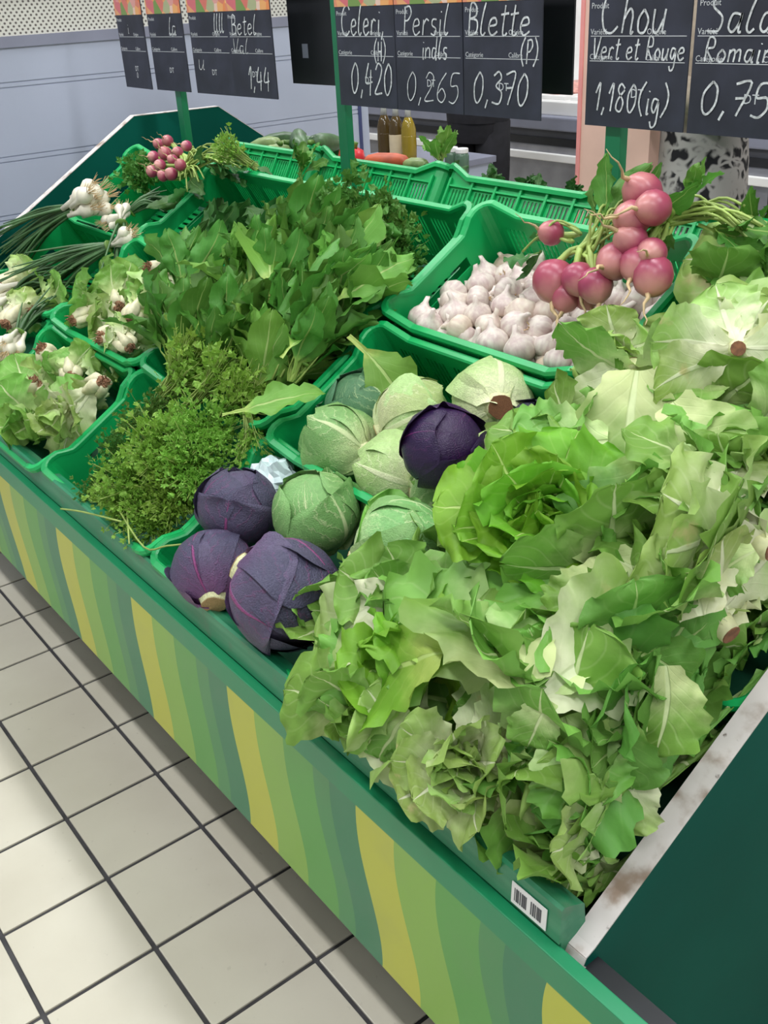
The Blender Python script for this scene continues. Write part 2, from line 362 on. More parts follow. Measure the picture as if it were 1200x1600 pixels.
# ------------------------------------------------------------------ the stall
XL, XR = -1.56, .97
st = thing('display_stand', 'green sloping market stall with wavy striped front panel', 'stall', (0, 0, 0))
ob('front_panel', MB().prism([(-.03, .252), (-.012, .252), (-.012, .578), (-.03, .578)], XL-.4, 1.35).mesh('front_panel', M['stripes'], bevel=.0015), st)
ob('front_rail', MB().prism([(-.016, .584), (-.013, .631), (-.009, .634), (.020, .620), (.022, .617), (.03, .53), (-.010, .53), (-.012, .584)], XL, XR+.002).mesh('front_rail', M['rail']), st)
ob('lower_rail', MB().box((XL, -.012, .50), (XR+.3, .02, .56)).mesh('lower_rail', M['black']), st)
def slope_pt(d, h): p = PL(0, d, h); return (p.y, p.z)
ob('deck', MB().prism([slope_pt(-.02, -.185), slope_pt(.93, -.185), slope_pt(.93, -.20), slope_pt(-.02, -.20)], XL, XR).mesh('deck', M['deck']), st)
YB = .93
ob('deck', MB().prism([(2*.885-a, b) for a, b in (slope_pt(-.02, -.19), slope_pt(.88, -.19), slope_pt(.88, -.205), slope_pt(-.02, -.205))], XL, XR).mesh('back_deck', M['deck']), st)
def end_board(poly, x0, x1, name='end_board'):
    b = ob(name, MB().prism(poly, x0, x1).mesh(name, M['board']), st)
    m = MB(); n = len(poly)      # edging strip round the rim
    for i in range(n-1):
        a, c = Vector((0,)+poly[i]), Vector((0,)+poly[i+1]); t = (c-a).normalized(); nn = Vector((0, -t.z, t.y)) * .002
        q = len(m.v)
        for x in (x0-.001, x1+.001):
            for p in (a, c, c+nn, a+nn): m.v.append((x, p.y, p.z))
        m.f += [tuple(q+k for k in f) for f in ((0,1,2,3), (7,6,5,4), (0,4,5,1), (1,5,6,2), (2,6,7,3), (3,7,4,0))]
    e = ob('edging', m.mesh('edging', M['edge']), b); tag(e, 'scuffed white edging strip')
    return b
end_board([(.26, .02), (.09, .36), (0.006, .553), (-.004, .565), (0.0, .573), (.012, .578), (.322, .770), (.76, 1.045), (1.02, 1.045), (1.78, .55), (1.78, .4), (1.5, .02)], XR, XR+.026)
end_board([(.26, .02), (.0, .60), (.0, .716), (.425, .958), (.80, 1.18), (1.09, 1.178), (1.25, 1.068), (1.80, .74), (1.80, .4), (1.5, .02)], XL-.025, XL)
for x in (XL+.08, -.35, XR-.1):
    ob('leg', MB().box((x-.03, .3, 0), (x+.03, .36, .62)).mesh('leg', M['post']), st)
    ob('leg', MB().box((x-.03, 1.40, 0), (x+.03, 1.46, .62)).mesh('leg', M['post']), st)
for x in (-1.375, -.566, .242):
    ob('post', MB().box((x-.017, .862, .66), (x+.017, .882, 1.75)).mesh('post', M['post'], bevel=.002), st)
ob('hanging_bar', MB().box((XL, .862, 1.56), (XR, .882, 1.59)).mesh('hanging_bar', M['post']), st)
# barcode sticker on the rail
bs = ob('sticker', MB().box((-.026, -.0006, -.015), (.026, .0004, .015)).mesh('sticker', M['white']), st, Matrix.Translation((.928, -.0162, .604)) @ Matrix.Rotation(R(-3.5), 4, 'X'))
tag(bs, 'white barcode sticker')
m = MB()
random.seed(3); x = -.021
while x < .019:
    w = random.choice((.0008, .0013, .002))
    if not -.002 < x < .002: m.box((x, -.0012, -.009), (x+w, -.0007, .009))
    x += w + random.choice((.0008, .0012, .0016))
ob('bars', m.mesh('bars', M['dark_grey']), bs)

# ------------------------------------------------------------------ crates
CW, CDP, CH = .485, .29, .175
def hump(dx):  # rim rises towards the corners
    k = min(1, max(0, (.075 - dx) / .045)); return .022 * k*k*(3-2*k)
def solid(mb, name, mat, th):
    me = bpy.data.meshes.new(name); me.from_pydata([tuple(v) for v in mb.v], [], mb.f)
    bm = bmesh.new(); bm.from_mesh(me); bmesh.ops.remove_doubles(bm, verts=bm.verts, dist=1e-5); bmesh.ops.recalc_face_normals(bm, faces=bm.faces)
    bmesh.ops.solidify(bm, geom=list(bm.faces), thickness=th); bmesh.ops.recalc_face_normals(bm, faces=bm.faces)
    bm.to_mesh(me); bm.free(); me.materials.append(mat); return me
def long_wall():
    m = MB(); L = CW - .05; xs = []; npan = 6; pw = L / npan; nb = 5; gap = .0062
    cells = []
    for p in range(npan):
        x = -L/2 + p*pw; mar = .012; inner = pw - 2*mar; cells.append((x, x+mar, False)); u = inner/(2*nb-1); q = x+mar
        for k in range(2*nb-1): cells.append((q, q+u, k % 2 == 0)); q += u
        cells.append((q, x+pw, False))
    for (a, b, slot) in cells:
        ha, hb = hump(a+CW/2), hump(b+CW/2)
        ha = max(ha, hump(CW/2-a)); hb = max(hb, hump(CW/2-b))
        lv = [(-CH, -CH), (-CH+.03, -CH+.03), (-.034, -.034), (-.008+ha, -.008+hb)]
        for i in range(3):
            if slot and i == 1: continue
            n = len(m.v); m.v += [(a, 0, lv[i][0]), (b, 0, lv[i][1]), (b, 0, lv[i+1][1]), (a, 0, lv[i+1][0])]; m.f.append((n, n+1, n+2, n+3))
    s = solid(m, 'long_wall', M['crate'], .003)
    return s
def end_wall():     # at x = 0 facing x, rounded into both corners, with a handle slot
    m = MB(); D = CDP - .05; pts = []
    for k in range(5):
        w = PI/2*k/4; pts.append((-(.025 - .025*math.sin(w)), -CDP/2 + .025 - .025*math.cos(w)))
    pts = [(-.025 + .025*math.sin(PI/2*k/4), -CDP/2 + .025 - .025*math.cos(PI/2*k/4)) for k in range(5)]
    ys = [-.085, -.06, -.02, .02, .06, .085]
    pts += [(0, y) for y in ys]
    pts += [(-.025 + .025*math.cos(PI/2*k/4), CDP/2 - .025 + .025*math.sin(PI/2*k/4)) for k in range(5)]
    for i in range(len(pts)-1):
        a, b = pts[i], pts[i+1]; ha, hb = hump(a[1]+CDP/2), hump(b[1]+CDP/2); ha = max(ha, hump(CDP/2-a[1])); hb = max(hb, hump(CDP/2-b[1]))
        lv = [(-CH, -CH), (-.062, -.062), (-.040, -.040), (-.008+ha, -.008+hb)]
        hole = a[0] == 0 and b[0] == 0 and -.061 <= a[1] and b[1] <= .061
        for q in range(3):
            if hole and q == 1: continue
            n = len(m.v); m.v += [(a[0], a[1], lv[q][0]), (b[0], b[1], lv[q][1]), (b[0], b[1], lv[q+1][1]), (a[0], a[1], lv[q+1][0])]; m.f.append((n, n+1, n+2, n+3))
    return solid(m, 'end_wall', M['crate'], .003)
def rim_mesh():
    path = []
    hx, hy, r = CW/2, CDP/2, .025
    def arc(cx, cy, a0): return [(cx + r*math.cos(a0+PI/2*k/4), cy + r*math.sin(a0+PI/2*k/4)) for k in range(5)]
    def lin(a, b, n): return [(a[0]+(b[0]-a[0])*k/n, a[1]+(b[1]-a[1])*k/n) for k in range(1, n)]
    c = [arc(hx-r, hy-r, 0), arc(-hx+r, hy-r, PI/2), arc(-hx+r, -hy+r, PI), arc(hx-r, -hy+r, 3*PI/2)]
    for k in range(4): path += c[k] + lin(c[k][-1], c[(k+1) % 4][0], 16)
    m = MB(); N = len(path)
    for i, (x, y) in enumerate(path):
        xa, ya = path[i-1]; xb, yb = path[(i+1) % N]; t = Vector((xb-xa, yb-ya)).normalized(); nx, ny = t.y, -t.x
        onlong = abs(y) > hy-1e-4; dist = (hx-abs(x)) if (hx-abs(x)) > (hy-abs(y)) else (hy-abs(y)); z = hump(dist) - .004
        for (o, dz) in ((-.004, -.008), (.008, -.008), (.010, -.012), (.012, -.004), (.009, .002), (-.001, .002), (-.004, -.001)):
            m.v.append((x+nx*o, y+ny*o, z+dz))
    K = 7
    for i in range(N):
        for k in range(K): m.f.append((i*K+k, i*K+(k+1) % K, ((i+1) % N)*K+(k+1) % K, ((i+1) % N)*K+k))
    return m.mesh('rim', M['crate'], smooth=False)
lw, ew, rm_ = long_wall(), end_wall(), rim_mesh()
rib = MB()
for p in range(7):
    x = -(CW-.05)/2 + p*(CW-.05)/6; rib.box((x-.003, -.007, -CH), (x+.003, -.002, -.012))
rib.box((-(CW-.05)/2, -.006, -.030), ((CW-.05)/2, -.002, -.026))
rib_me = rib.mesh('wall_ribs', M['crate'])
bot = MB()
for k in range(13): bot.box((-CW/2+.01, -CDP/2+.01+k*.0205, -CH), (CW/2-.01, -CDP/2+.022+k*.0205, -CH+.004))
for k in range(9): bot.box((-CW/2+.012+k*.055, -CDP/2+.01, -CH-.003), (-CW/2+.026+k*.055, CDP/2-.01, -CH))
bot_me = bot.mesh('base', M['crate'])
def make_crate(mw, label):
    t = thing('plastic_crate', label, 'crate', mw, 'green plastic crates on the stall')
    ob('base', bot_me, t); ob('rim', rm_, t)
    for s in (-1, 1):
        w = ob('long_wall', lw, t, Matrix.Translation((0, s*CDP/2, 0)) @ Matrix.Rotation(0 if s < 0 else PI, 4, 'Z')); ob('wall_ribs', rib_me, w)
        ob('end_wall', ew, t, Matrix.Translation((s*CW/2, 0, 0)) @ Matrix.Rotation(0 if s > 0 else PI, 4, 'Z'))
    return t
def slope_m(X, d, h=0.0, yaw=0.0):
    return Matrix.Translation(PL(X, d, h)) @ Matrix.Rotation(TH, 4, 'X') @ Matrix.Rotation(yaw, 4, 'Z')
crates = [  # column centre, distance of the front rim up the slope, lift, label
    (-1.235, 0.00, -.018, 'green crate of pale lettuces at the left end of the front row'),
    (-.742, -.01, -.018, 'green crate of pale leafy heads at the rail, left of the parsley'),
    (-.243, .005, -.018, 'green crate full of parsley just behind the front rail'),
    (.262, .005, -.018, 'green crate of red cabbages at the front rail'),
    (-1.235, .302, 0, 'green crate of garlic-like bulbs at the left edge, middle row'),
    (-.735, .298, 0, 'green crate of brown-rooted white stems in the middle row'),
    (-.235, .302, 0, 'green crate of leafy stalks behind the parsley crate'),
    (.285, .29, .0, 'green crate of green and red cabbages below the garlic'),
    (.725, .302, -.085, 'green crate buried under lettuces in the middle row'),
    (-1.24, .604, 0, 'green crate of spring onions at the back left corner'),
    (-.742, .600, 0, 'green crate with bright inner corner behind the leafy greens'),
    (-.238, .606, 0, 'green crate of dark leafy herbs left of the garlic'),
    (.281, .606, .012, 'green crate half full of white garlic bulbs'),
    (.775, .604, 0, 'green crate of turnip leaves at the back right')]
CR_T = [make_crate(slope_m(X, d + CDP/2, h), lab) for X, d, h, lab in crates]
backlab = ['green lattice crate of courgettes on the far side, leftmost', 'green lattice crate of red and orange vegetables on the far side behind the middle post',
           'green lattice crate on the far side behind the garlic', 'green lattice crate on the far side behind the turnips']
for k, x in enumerate((-1.03, -.535, -.038, .46)):
    make_crate(Matrix.Translation((x, .935, 1.118)) @ Matrix.Rotation(-TH, 4, 'X') @ Matrix.Translation((0, CDP/2, 0)), backlab[k])

# ------------------------------------------------------------------ price signs
GL = {'C': (.62, ['.6,.85 .45,1 .2,.9 .05,.5 .15,.1 .4,0 .6,.15']), 'e': (.45, ['.05,.28 .35,.34 .3,.52 .12,.48 .05,.2 .2,0 .42,.12']), 'l': (.28, ['.2,1 .1,.6 .06,.15 .15,0 .26,.1']),
 'r': (.4, ['.08,0 .1,.5', '.1,.35 .22,.52 .36,.46']), 'i': (.2, ['.1,.5 .1,0 .18,.02', '.12,.72 .13,.76']), '(': (.3, ['.28,1.05 .08,.7 .06,.3 .26,-.1']), ')': (.3, ['.04,1.05 .24,.7 .24,.3 .04,-.1']),
 'H': (.5, ['.08,0 .1,.9', '.42,0 .42,.9', '.1,.45 .42,.45']), '0': (.5, ['.25,.95 .06,.6 .1,.15 .25,0 .42,.3 .4,.75 .25,.95']), ',': (.2, ['.12,.12 .04,-.15']), '4': (.5, ['.2,.95 .06,.35 .45,.38', '.36,.75 .34,-.05']),
 '2': (.48, ['.06,.75 .2,.95 .4,.8 .3,.45 .05,.03 .45,.05']), 'P': (.5, ['.12,0 .12,.95', '.08,.9 .35,.95 .46,.72 .3,.5 .12,.48']), 's': (.36, ['.32,.5 .12,.5 .1,.32 .3,.2 .24,0 .05,.05']),
 'B': (.52, ['.12,0 .12,.95 .35,.92 .38,.62 .14,.52', '.14,.52 .44,.45 .44,.1 .12,0']), 't': (.34, ['.18,.9 .14,.1 .24,0 .32,.08', '.02,.62 .34,.66']), 'T': (.4, ['.2,.95 .18,.0', '.0,.82 .42,.9']),
 'h': (.45, ['.14,1 .08,0', '.1,.3 .25,.52 .36,.4 .36,0 .44,.04']), 'o': (.4, ['.2,.5 .06,.3 .1,.04 .28,.02 .36,.28 .2,.5']), 'u': (.45, ['.06,.5 .08,.08 .22,.02 .36,.3', '.38,.5 .36,.05 .44,.02']),
 'V': (.5, ['.04,.95 .2,0 .46,.98']), 'R': (.5, ['.1,0 .12,.95 .36,.92 .38,.6 .12,.5 .45,0']), 'g': (.42, ['.34,.45 .12,.5 .06,.2 .2,.05 .34,.4 .34,-.3 .16,-.45 .06,-.25']),
 '1': (.34, ['.04,.6 .22,.95 .2,0']), '8': (.48, ['.4,.8 .2,.95 .1,.72 .38,.35 .3,.02 .08,.1 .12,.4 .4,.75']), 'S': (.5, ['.45,.9 .2,.95 .1,.7 .4,.4 .35,.05 .05,.05']), 'a': (.42, ['.34,.46 .12,.48 .06,.15 .2,.02 .34,.3 .35,.5 .34,.05 .42,.02']),
 'd': (.45, ['.34,.45 .12,.48 .06,.15 .2,.02 .36,.25', '.4,1 .36,.02 .44,.03']), 'm': (.6, ['.06,.5 .06,0', '.06,.35 .18,.5 .28,.4 .28,0', '.28,.35 .42,.5 .5,.4 .52,.02']), 'n': (.42, ['.06,.5 .06,0', '.06,.35 .2,.5 .34,.4 .36,.02']),
 '7': (.46, ['.04,.9 .42,.95 .2,0', '.1,.5 .36,.52']), '5': (.48, ['.44,.95 .14,.92 .1,.55 .36,.55 .42,.25 .26,.0 .05,.05']), '3': (.48, ['.06,.85 .26,.98 .38,.78 .18,.55 .44,.35 .36,.02 .05,.05']), '6': (.48, ['.4,.95 .12,.55 .08,.15 .28,0 .42,.22 .26,.45 .1,.3']), ' ': (.3, [])}
def catmull(p, n=5):
    if len(p) < 3: return p
    q = [p[0]] + p + [p[-1]]; r = []
    for i in range(1, len(q)-2):
        for k in range(n):
            t = k/n; a, b, c, d = q[i-1], q[i], q[i+1], q[i+2]
            r.append(tuple(.5*((2*b[j]) + (-a[j]+c[j])*t + (2*a[j]-5*b[j]+4*c[j]-d[j])*t*t + (-a[j]+3*b[j]-3*c[j]+d[j])*t**3) for j in (0, 1)))
    return r + [p[-1]]
def chalk(mb, text, x, z, size, wd=.0032, sx=1.0, slant=.12):
    for ch in text:
        w, strokes = GL[ch]
        for s in strokes:
            p = [tuple(float(c) for c in q.split(',')) for q in s.split()]
            p = catmull(p); p = [(x + (a + b*slant)*size*sx, z + b*size) for a, b in p]
            yy = -.0022 - .00007*(len(mb.f) % 13); n = len(mb.v); k = len(p)
            for i in range(k):
                a, b = p[max(i-1, 0)], p[min(i+1, k-1)]; d = Vector((a[1]-b[1], b[0]-a[0]))
                d = d.normalized()*wd*.5*(1+.25*noise.noise((p[i][0]*300, p[i][1]*300, 0))) if d.length > 1e-7 else Vector((wd/2, 0))
                mb.v += [(p[i][0]+d.x, yy, p[i][1]+d.y), (p[i][0]-d.x, yy, p[i][1]-d.y)]
                if i: mb.f.append((n+2*i-2, n+2*i-1, n+2*i+1, n+2*i))
        x += (w+.06)*size*sx
def text_mesh(s, size):
    c = bpy.data.curves.new('t', 'FONT'); c.body = s; c.size = size; c.resolution_u = 2; c.extrude = .0001
    o = bpy.data.objects.new('t', c); COL.objects.link(o); dg = bpy.context.evaluated_depsgraph_get()
    me = bpy.data.meshes.new_from_object(o.evaluated_get(dg)); bpy.data.objects.remove(o); me.materials.clear(); me.materials.append(M['print']); return me
SW, SH = .207, .297
board_me = MB().box((-SW/2, -.0015, 0), (SW/2, .0015, SH)).mesh('board', M['slate'])
strip_me = MB().box((-SW/2, -.0026, .199), (SW/2, -.0016, SH)).mesh('fruit_picture', M['fruit'])
line_me = MB().box((-SW/2+.006, -.0022, 0), (SW/2-.006, -.0017, .0011)).mesh('printed_line', M['print'])
tx = {s: text_mesh(s, .0125) for s in ('Produit', 'Variété', 'Origine', 'Catégorie', 'Calibre')}; tx['DT'] = text_mesh('DT', .020)
RX = Matrix.Rotation(PI/2, 4, 'X')
def sign(x, label, rows, z=1.253, tilt=0.0, yaw=0.0):
    t = thing('price_sign', label, 'sign', Matrix.Translation((x, .85, z)) @ Matrix.Rotation(tilt, 4, 'Y') @ Matrix.Rotation(yaw, 4, 'Z'), 'chalkboard price signs over the stall')
    b = ob('board', board_me, t); ob('fruit_picture', strip_me, t)
    for lz in (.140, .102): ob('printed_line', line_me, t, Matrix.Translation((0, 0, lz)))
    for s, lx, lz in (('Produit', -.098, .182), ('Variété', -.098, .143), ('Origine', .02, .143), ('Catégorie', -.098, .105), ('Calibre', .02, .105), ('DT', -.006, .048)):
        ob('printed_word', tx[s], t, Matrix.Translation((lx, -.0022, lz)) @ RX)
    for hx in (-.07, .07): ob('hook', MB().tube([(hx, 0, SH-.01), (hx, .006, SH+.01), (hx, .022, SH+.045)], .0015, 5).mesh('hook', M['grey_trim']), t)
    m = MB()
    for r in rows: chalk(m, *r)
    if m.v: tag(ob('chalk_writing', m.mesh('chalk_writing', M['chalk']), t), 'white handwritten chalk')
sign(-.442, 'chalkboard price sign reading Celeri 0,420 beside the middle post', [('Celeri,', -.085, .143, .058, .0036, .9), ('(H)', .03, .093, .042, .003, .8), ('0,420', -.06, .027, .065, .0036, .95)])
sign(-.232, 'chalkboard price sign reading Persil in smudged chalk', [('Persil', -.08, .143, .055, .0030, 1.05), ('indls', -.02, .100, .04, .0028, 1.0), ('0,265', -.075, .020, .058, .0024, 1.2)])
sign(-.022, 'chalkboard price sign reading Blette 0,370', [('BLeTTe'.replace('L', 'l').replace('TT', 'tt'), -.095, .142, .055, .0036, 1.15), ('(P)', .05, .095, .042, .003, .85), ('0,370', -.08, .024, .058, .0034, 1.1)])
sign(.293, 'chalkboard price sign reading Chou Vert et Rouge 1,180', [('Chou', -.08, .145, .068, .0036, .95), ('Vert et Rouge', -.092, .106, .034, .0028, .92), ('1,180(ig)', -.085, .025, .046, .0032, .95)])
sign(.508, 'chalkboard price sign reading Salade Romaine at the right edge', [('Salade', -.085, .145, .052, .0034, 1.25), ('Romaine', -.085, .105, .034, .003, 1.25), ('0,750', -.085, .03, .05, .0036, 1.35)])
sign(-1.597, 'dusty chalkboard price sign at the far left end of the row', [('i', -.02, .15, .03, .002), ('o', 0, .03, .03, .002)], yaw=R(-4))
sign(-1.371, 'dusty chalkboard price sign hanging before the left post', [('la', .02, .145, .045, .003, 1.3)])
sign(-1.124, 'chalkboard price sign with smeared chalk, third from the left', [('llll', .03, .15, .045, .0034, .9), ('u', -.08, .06, .05, .0022, 1.6)])
sign(-.917, 'chalkboard price sign with smeared chalk letters, fourth from the left', [('Betel', -.09, .145, .045, .003, 1.2), ('Val', -.09, .102, .036, .002, 1.6), ('1,44', -.03, .02, .055, .0036, 1.1)])
for x, z, lab in ((-.792, 1.279, 'back of a black sign left of the middle post'), (-.035, 1.287, 'back of a black sign half hidden by the chalkboard reading Blette')):
    t = thing('price_sign', lab, 'sign', (x, .95, z)); ob('board', MB().box((-.1, -.002, 0), (.1, .002, .297)).mesh('board', M['black']), t)
    ob('sticker', MB().box((-.045, -.0026, .06), (-.02, -.0021, .092)).mesh('sticker', M['grey_trim']), t)
    for hx in (-.07, .07): ob('hook', MB().tube([(hx, 0, .29), (hx, -.03, .31), (hx, -.068, .33)], .0015, 5).mesh('hook', M['grey_trim']), t)

# ------------------------------------------------------------------ leaf and vegetable builders
def leaf_mesh(name, mat, L, W, prof, a0, k, cup, ruf, rf, nl, nw, seed, bl=.02, twist=0.0, frill=.10, lobe=.0):
    rng = random.Random(seed); m = MB(); m.uv = []; x = z = 0.0; ph1, ph2, ph3 = (rng.uniform(0, 6.28) for _ in range(3)); so = seed*7.31; tp = 0.0
    bend = rng.uniform(-.5, .5)
    for i in range(nl+1):
        t = 1-(1-i/nl)**1.35; a = a0 + k*t + .45*(noise.noise((t*2.2, so, 0)))*t
        tg = Vector((math.sin(a), 0, math.cos(a))); nn = Vector((-math.cos(a), 0, math.sin(a)))
        x += tg.x*L*(t-tp); z += tg.z*L*(t-tp); tp = t
        w = W*max(.012, prof(t)); lat = (.12*noise.noise((t*1.6, so+9, 3)) + .25*bend*t)*L*t
        for j in range(nw+1):
            s = -1+2*j/nw; sd = ph1 if s < 0 else ph3; e = abs(s)
            ww = w*(1+e**3*(.07*math.sin(t*19+sd)+.06*math.sin(t*37+ph2+s)) - lobe*e*max(0, math.sin(t*21+sd))**2)
            h = cup*w*s*s + .02*L*noise.noise((t*3+so, s*1.5, 5))
            en = min(1, prof(t)*1.3)
            h += ruf*W*(e**1.8)*en*(math.sin(rf*t*6.28+sd)+.5*math.sin(rf*1.9*t*6.28+ph2+s))
            h += frill*W*(e**5)*en*math.sin(rf*3.1*t*6.28+ph2*2+sd)
            h += bl*noise.noise((t*L*26+so, s*w*26, seed)) + .5*bl*noise.noise((t*L*62+so, s*w*62, seed))
            th = twist*t; yy = s*ww*(1-.22*abs(cup)*s*s)
            p = Vector((x, 0, z)) + nn*(h + math.sin(th)*yy) + Vector((0, yy*math.cos(th) + lat, 0)) + tg*(.05*L*noise.noise((s*2.5, so, t))*t)
            m.v.append(tuple(p)); m.uv.append((s*.5+.5, t))
    for i in range(nl):
        for j in range(nw):
            q = i*(nw+1)+j; m.f.append((q, q+1, q+nw+2, q+nw+1))
    return m.mesh(name, mat, smooth=True)
def hslope(p): return (p - PL(0, 0, 0)).dot(NPL)
def fits(me, mw, hmax=.16, xmax=9, xmin=-9, ymin=-.06, hmin=-.165):
    """false where a leaf would poke through the end boards, the front rail or far above the heap"""
    for i in range(0, len(me.vertices), 5):
        p = mw @ me.vertices[i].co; h = hslope(p)
        if p.x > xmax or p.x < xmin or h > hmax or h < hmin or p.y < ymin or (p.y < -.0 and p.z < .60) or (p.y < .03 and p.z < .57): return False
    return True
lprof = lambda t: (.20 + .80*math.sin(min(1, t*1.25)*PI/2)**1.3) * (1 if t < .72 else math.sqrt(max(0, 1-((t-.72)/.281)**2)))
rprof = lambda t: (.30 + .70*math.sin(min(1, t*1.3)*PI/2)) * (1 if t < .78 else math.sqrt(max(0, 1-((t-.78)/.221)**2)))
LETT = {}
for kind, mat in (('bright', 'lett_bright'), ('mid', 'lett_mid'), ('pale', 'lett_pale'), ('dark', 'lett_dark')):
    LETT[kind] = {}
    for lay, (L, W, a0, k, cup, ruf, rf) in dict(heart=(.085, .046, R(8), R(-50), .6, .10, 1.6), inner=(.125, .072, R(20), R(-25), .40, .13, 1.5), mid=(.16, .086, R(36), R(10), .15, .13, 1.5), outer=(.185, .094, R(54), R(38), .0, .14, 1.4)).items():
        LETT[kind][lay] = [leaf_mesh('leaf', M[mat], L*(1+.06*(q-1.5)), W*(1+.08*((q*7) % 3-1)), lprof, a0+R(6)*(q-1.5), k+R(14)*((q*5) % 4-1.5), cup, ruf, rf+.2*q, 20, 14, 11*q+len(lay)+len(kind)*3, .0085, (.5, -.4, .2, -.7)[q], .13) for q in range(4)]
    LETT[kind]['broad'] = [leaf_mesh('leaf', M[mat], .19, .085+.008*q, rprof, R(-6), R((28, 50, 10, 36)[q]), (.12, -.05, .2, .0)[q], .11, 1.3+.3*q, 24, 16, 300+17*q+len(kind), .009, (.3, -.3, .5, -.2)[q], .10) for q in range(4)]
heart_me = MB().lathe([(.012, 0), (.03, .02), (.036, .05), (.03, .085), (.012, .11), (.003, .118)], 12, 5, .08).mesh('heart', M['heart'], True)
stub_me = MB().lathe([(.017, -.010), (.018, -.006), (.02, 0), (.024, .016)], 12).mesh('stem', M['stem_pale'], True)
cut_me = MB().lathe([(.0165, -.0005), (.0172, .0005), (.0165, .0015), (.010, .0022)], 12).mesh('cut_end', M['cut'])
LS = .86
def lettuce(label, pos, axis, scale, kind, n=20, seed=1, openness=1.0, centre=False, spread=None, group=None, name='lettuce', hmax=.15, xmax=.966, xmin=-9):
    """spread: (min, max) azimuth so a lying head does not push leaves through the crate"""
    rng = random.Random(seed); F = frame(axis, rng.uniform(0, 6.28))
    if centre: pos = pos - axis.normalized()*.07*scale
    scale *= LS; MW = Matrix.Translation(pos) @ F @ Matrix.Scale(scale, 4)
    t = thing(name, label, 'lettuce', MW, group)
    h = ob('heart', heart_me, t, Matrix.Scale(.55, 4))
    s = ob('stem', stub_me, t); ob('cut_end', cut_me, s, Matrix.Translation((0, 0, -.0115)))
    for i in range(n):
        fr = i/(n-1); lay = 'heart' if fr < .2 else 'inner' if fr < .45 else 'mid' if fr < .75 else 'outer'
        phi = i*2.39996 + rng.uniform(-.3, .3)
        if spread: phi = rng.uniform(*spread)
        k = rng.uniform(.85, 1.15); tilt = rng.uniform(-.15, .12) + (openness-1)*.5
        mm = Matrix.Rotation(phi, 4, 'Z') @ Matrix.Rotation(tilt, 4, 'Y') @ Matrix.Rotation(rng.uniform(-.15, .15), 4, 'X') @ Matrix.Translation((.012*fr, 0, .004)) @ Matrix.Scale(k, 4)
        me = rng.choice(LETT[kind][lay])
        if not fits(me, MW @ mm, hmax, 9, xmin): continue
        if not fits(me, MW @ mm, hmax, xmax):      # the leaf presses flat against the end board
            me = me.copy(); WM = MW @ mm; WI = WM.inverted()
            for v in me.vertices:
                p = WM @ v.co
                if p.x > xmax - .06: p.x = xmax - .06 + .06*(1-math.exp(-(p.x-xmax+.06)/.06)); v.co = WI @ p
        ob('leaf', me, t, mm)
    return t

# chard-like leaves and herb bunches
cprof = lambda t: .10 if t < .24 else .10 + .90*math.sin(min(1, (t-.24)/.76*1.0)*PI)**.75 * (1-.25*(t-.24))
CH_ = {}
for kind in ('chard', 'chard_lite', 'chard_dark'):
    CH_[kind] = [leaf_mesh('leaf', M[kind], .22, (.040, .048, .056, .046, .052, .038)[q], cprof, R((-12, 0, 8, -5, 4, -8)[q]), R((25, 45, 10, 70, 30, -20)[q]), (.5, .25, .1, .35, -.1, .6)[q], .22, 2.6+.3*q, 18, 8, 101+q*13, .008, (.7, -.5, .4, -.8, .2, .9)[q], .12, .08) for q in range(6)]
stalk_me = [MB().tube([(0, 0, 0), (.004*(q-1), .003, .05), (.014*(q-1), .006, .12), (.03*(q-1), .004, .19)], [.0042, .0036, .003, .0018], 5).mesh('stalk', M['stalk'], True) for q in range(3)]
band_me = MB().lathe([(.0225, -.004), (.0245, 0), (.0225, .004)], 12).mesh('tie', M['stalk_dark'], True)
def leaf_bunch(label, pos, axis, scale, kind, n=22, seed=1, fan=.5, group=None, hmax=9, xmax=.03, xmin=-.56, name='leaf_bunch', cat='greens', stalks=10):
    rng = random.Random(seed); F = frame(axis, rng.uniform(0, 6.28))
    MW = Matrix.Translation(pos) @ F @ Matrix.Scale(scale, 4); t = thing(name, label, cat, MW, group)
    ob('tie', band_me, t, Matrix.Translation((0, 0, .05)) @ Matrix.Scale(.8, 4))
    for i in range(stalks):
        phi = rng.uniform(0, 6.28); rr = rng.uniform(0, .016)
        ob('stalk', rng.choice(stalk_me), t, Matrix.Translation((rr*math.cos(phi), rr*math.sin(phi), rng.uniform(-.02, .01))) @ Matrix.Scale(.6, 4) @ Matrix.Rotation(phi, 4, 'Z') @ Matrix.Rotation(rng.uniform(-.1, .25), 4, 'Y'))
    for i in range(n):
        phi = i*2.39996+rng.uniform(-.4, .4); fr = (i+.5)/n
        mm = Matrix.Rotation(phi, 4, 'Z') @ Matrix.Translation((.014*math.sqrt(fr), 0, rng.uniform(.0, .05))) @ Matrix.Rotation(fan*fr*rng.uniform(.6, 1.2), 4, 'Y') @ Matrix.Rotation(rng.uniform(-.8, .8), 4, 'Z') @ Matrix.Scale(rng.uniform(.75, 1.15), 4)
        me = rng.choice(CH_[kind])
        if hmax > 5 or fits(me, MW @ mm, hmax, xmax, xmin): ob('leaf', me, t, mm)
    return t
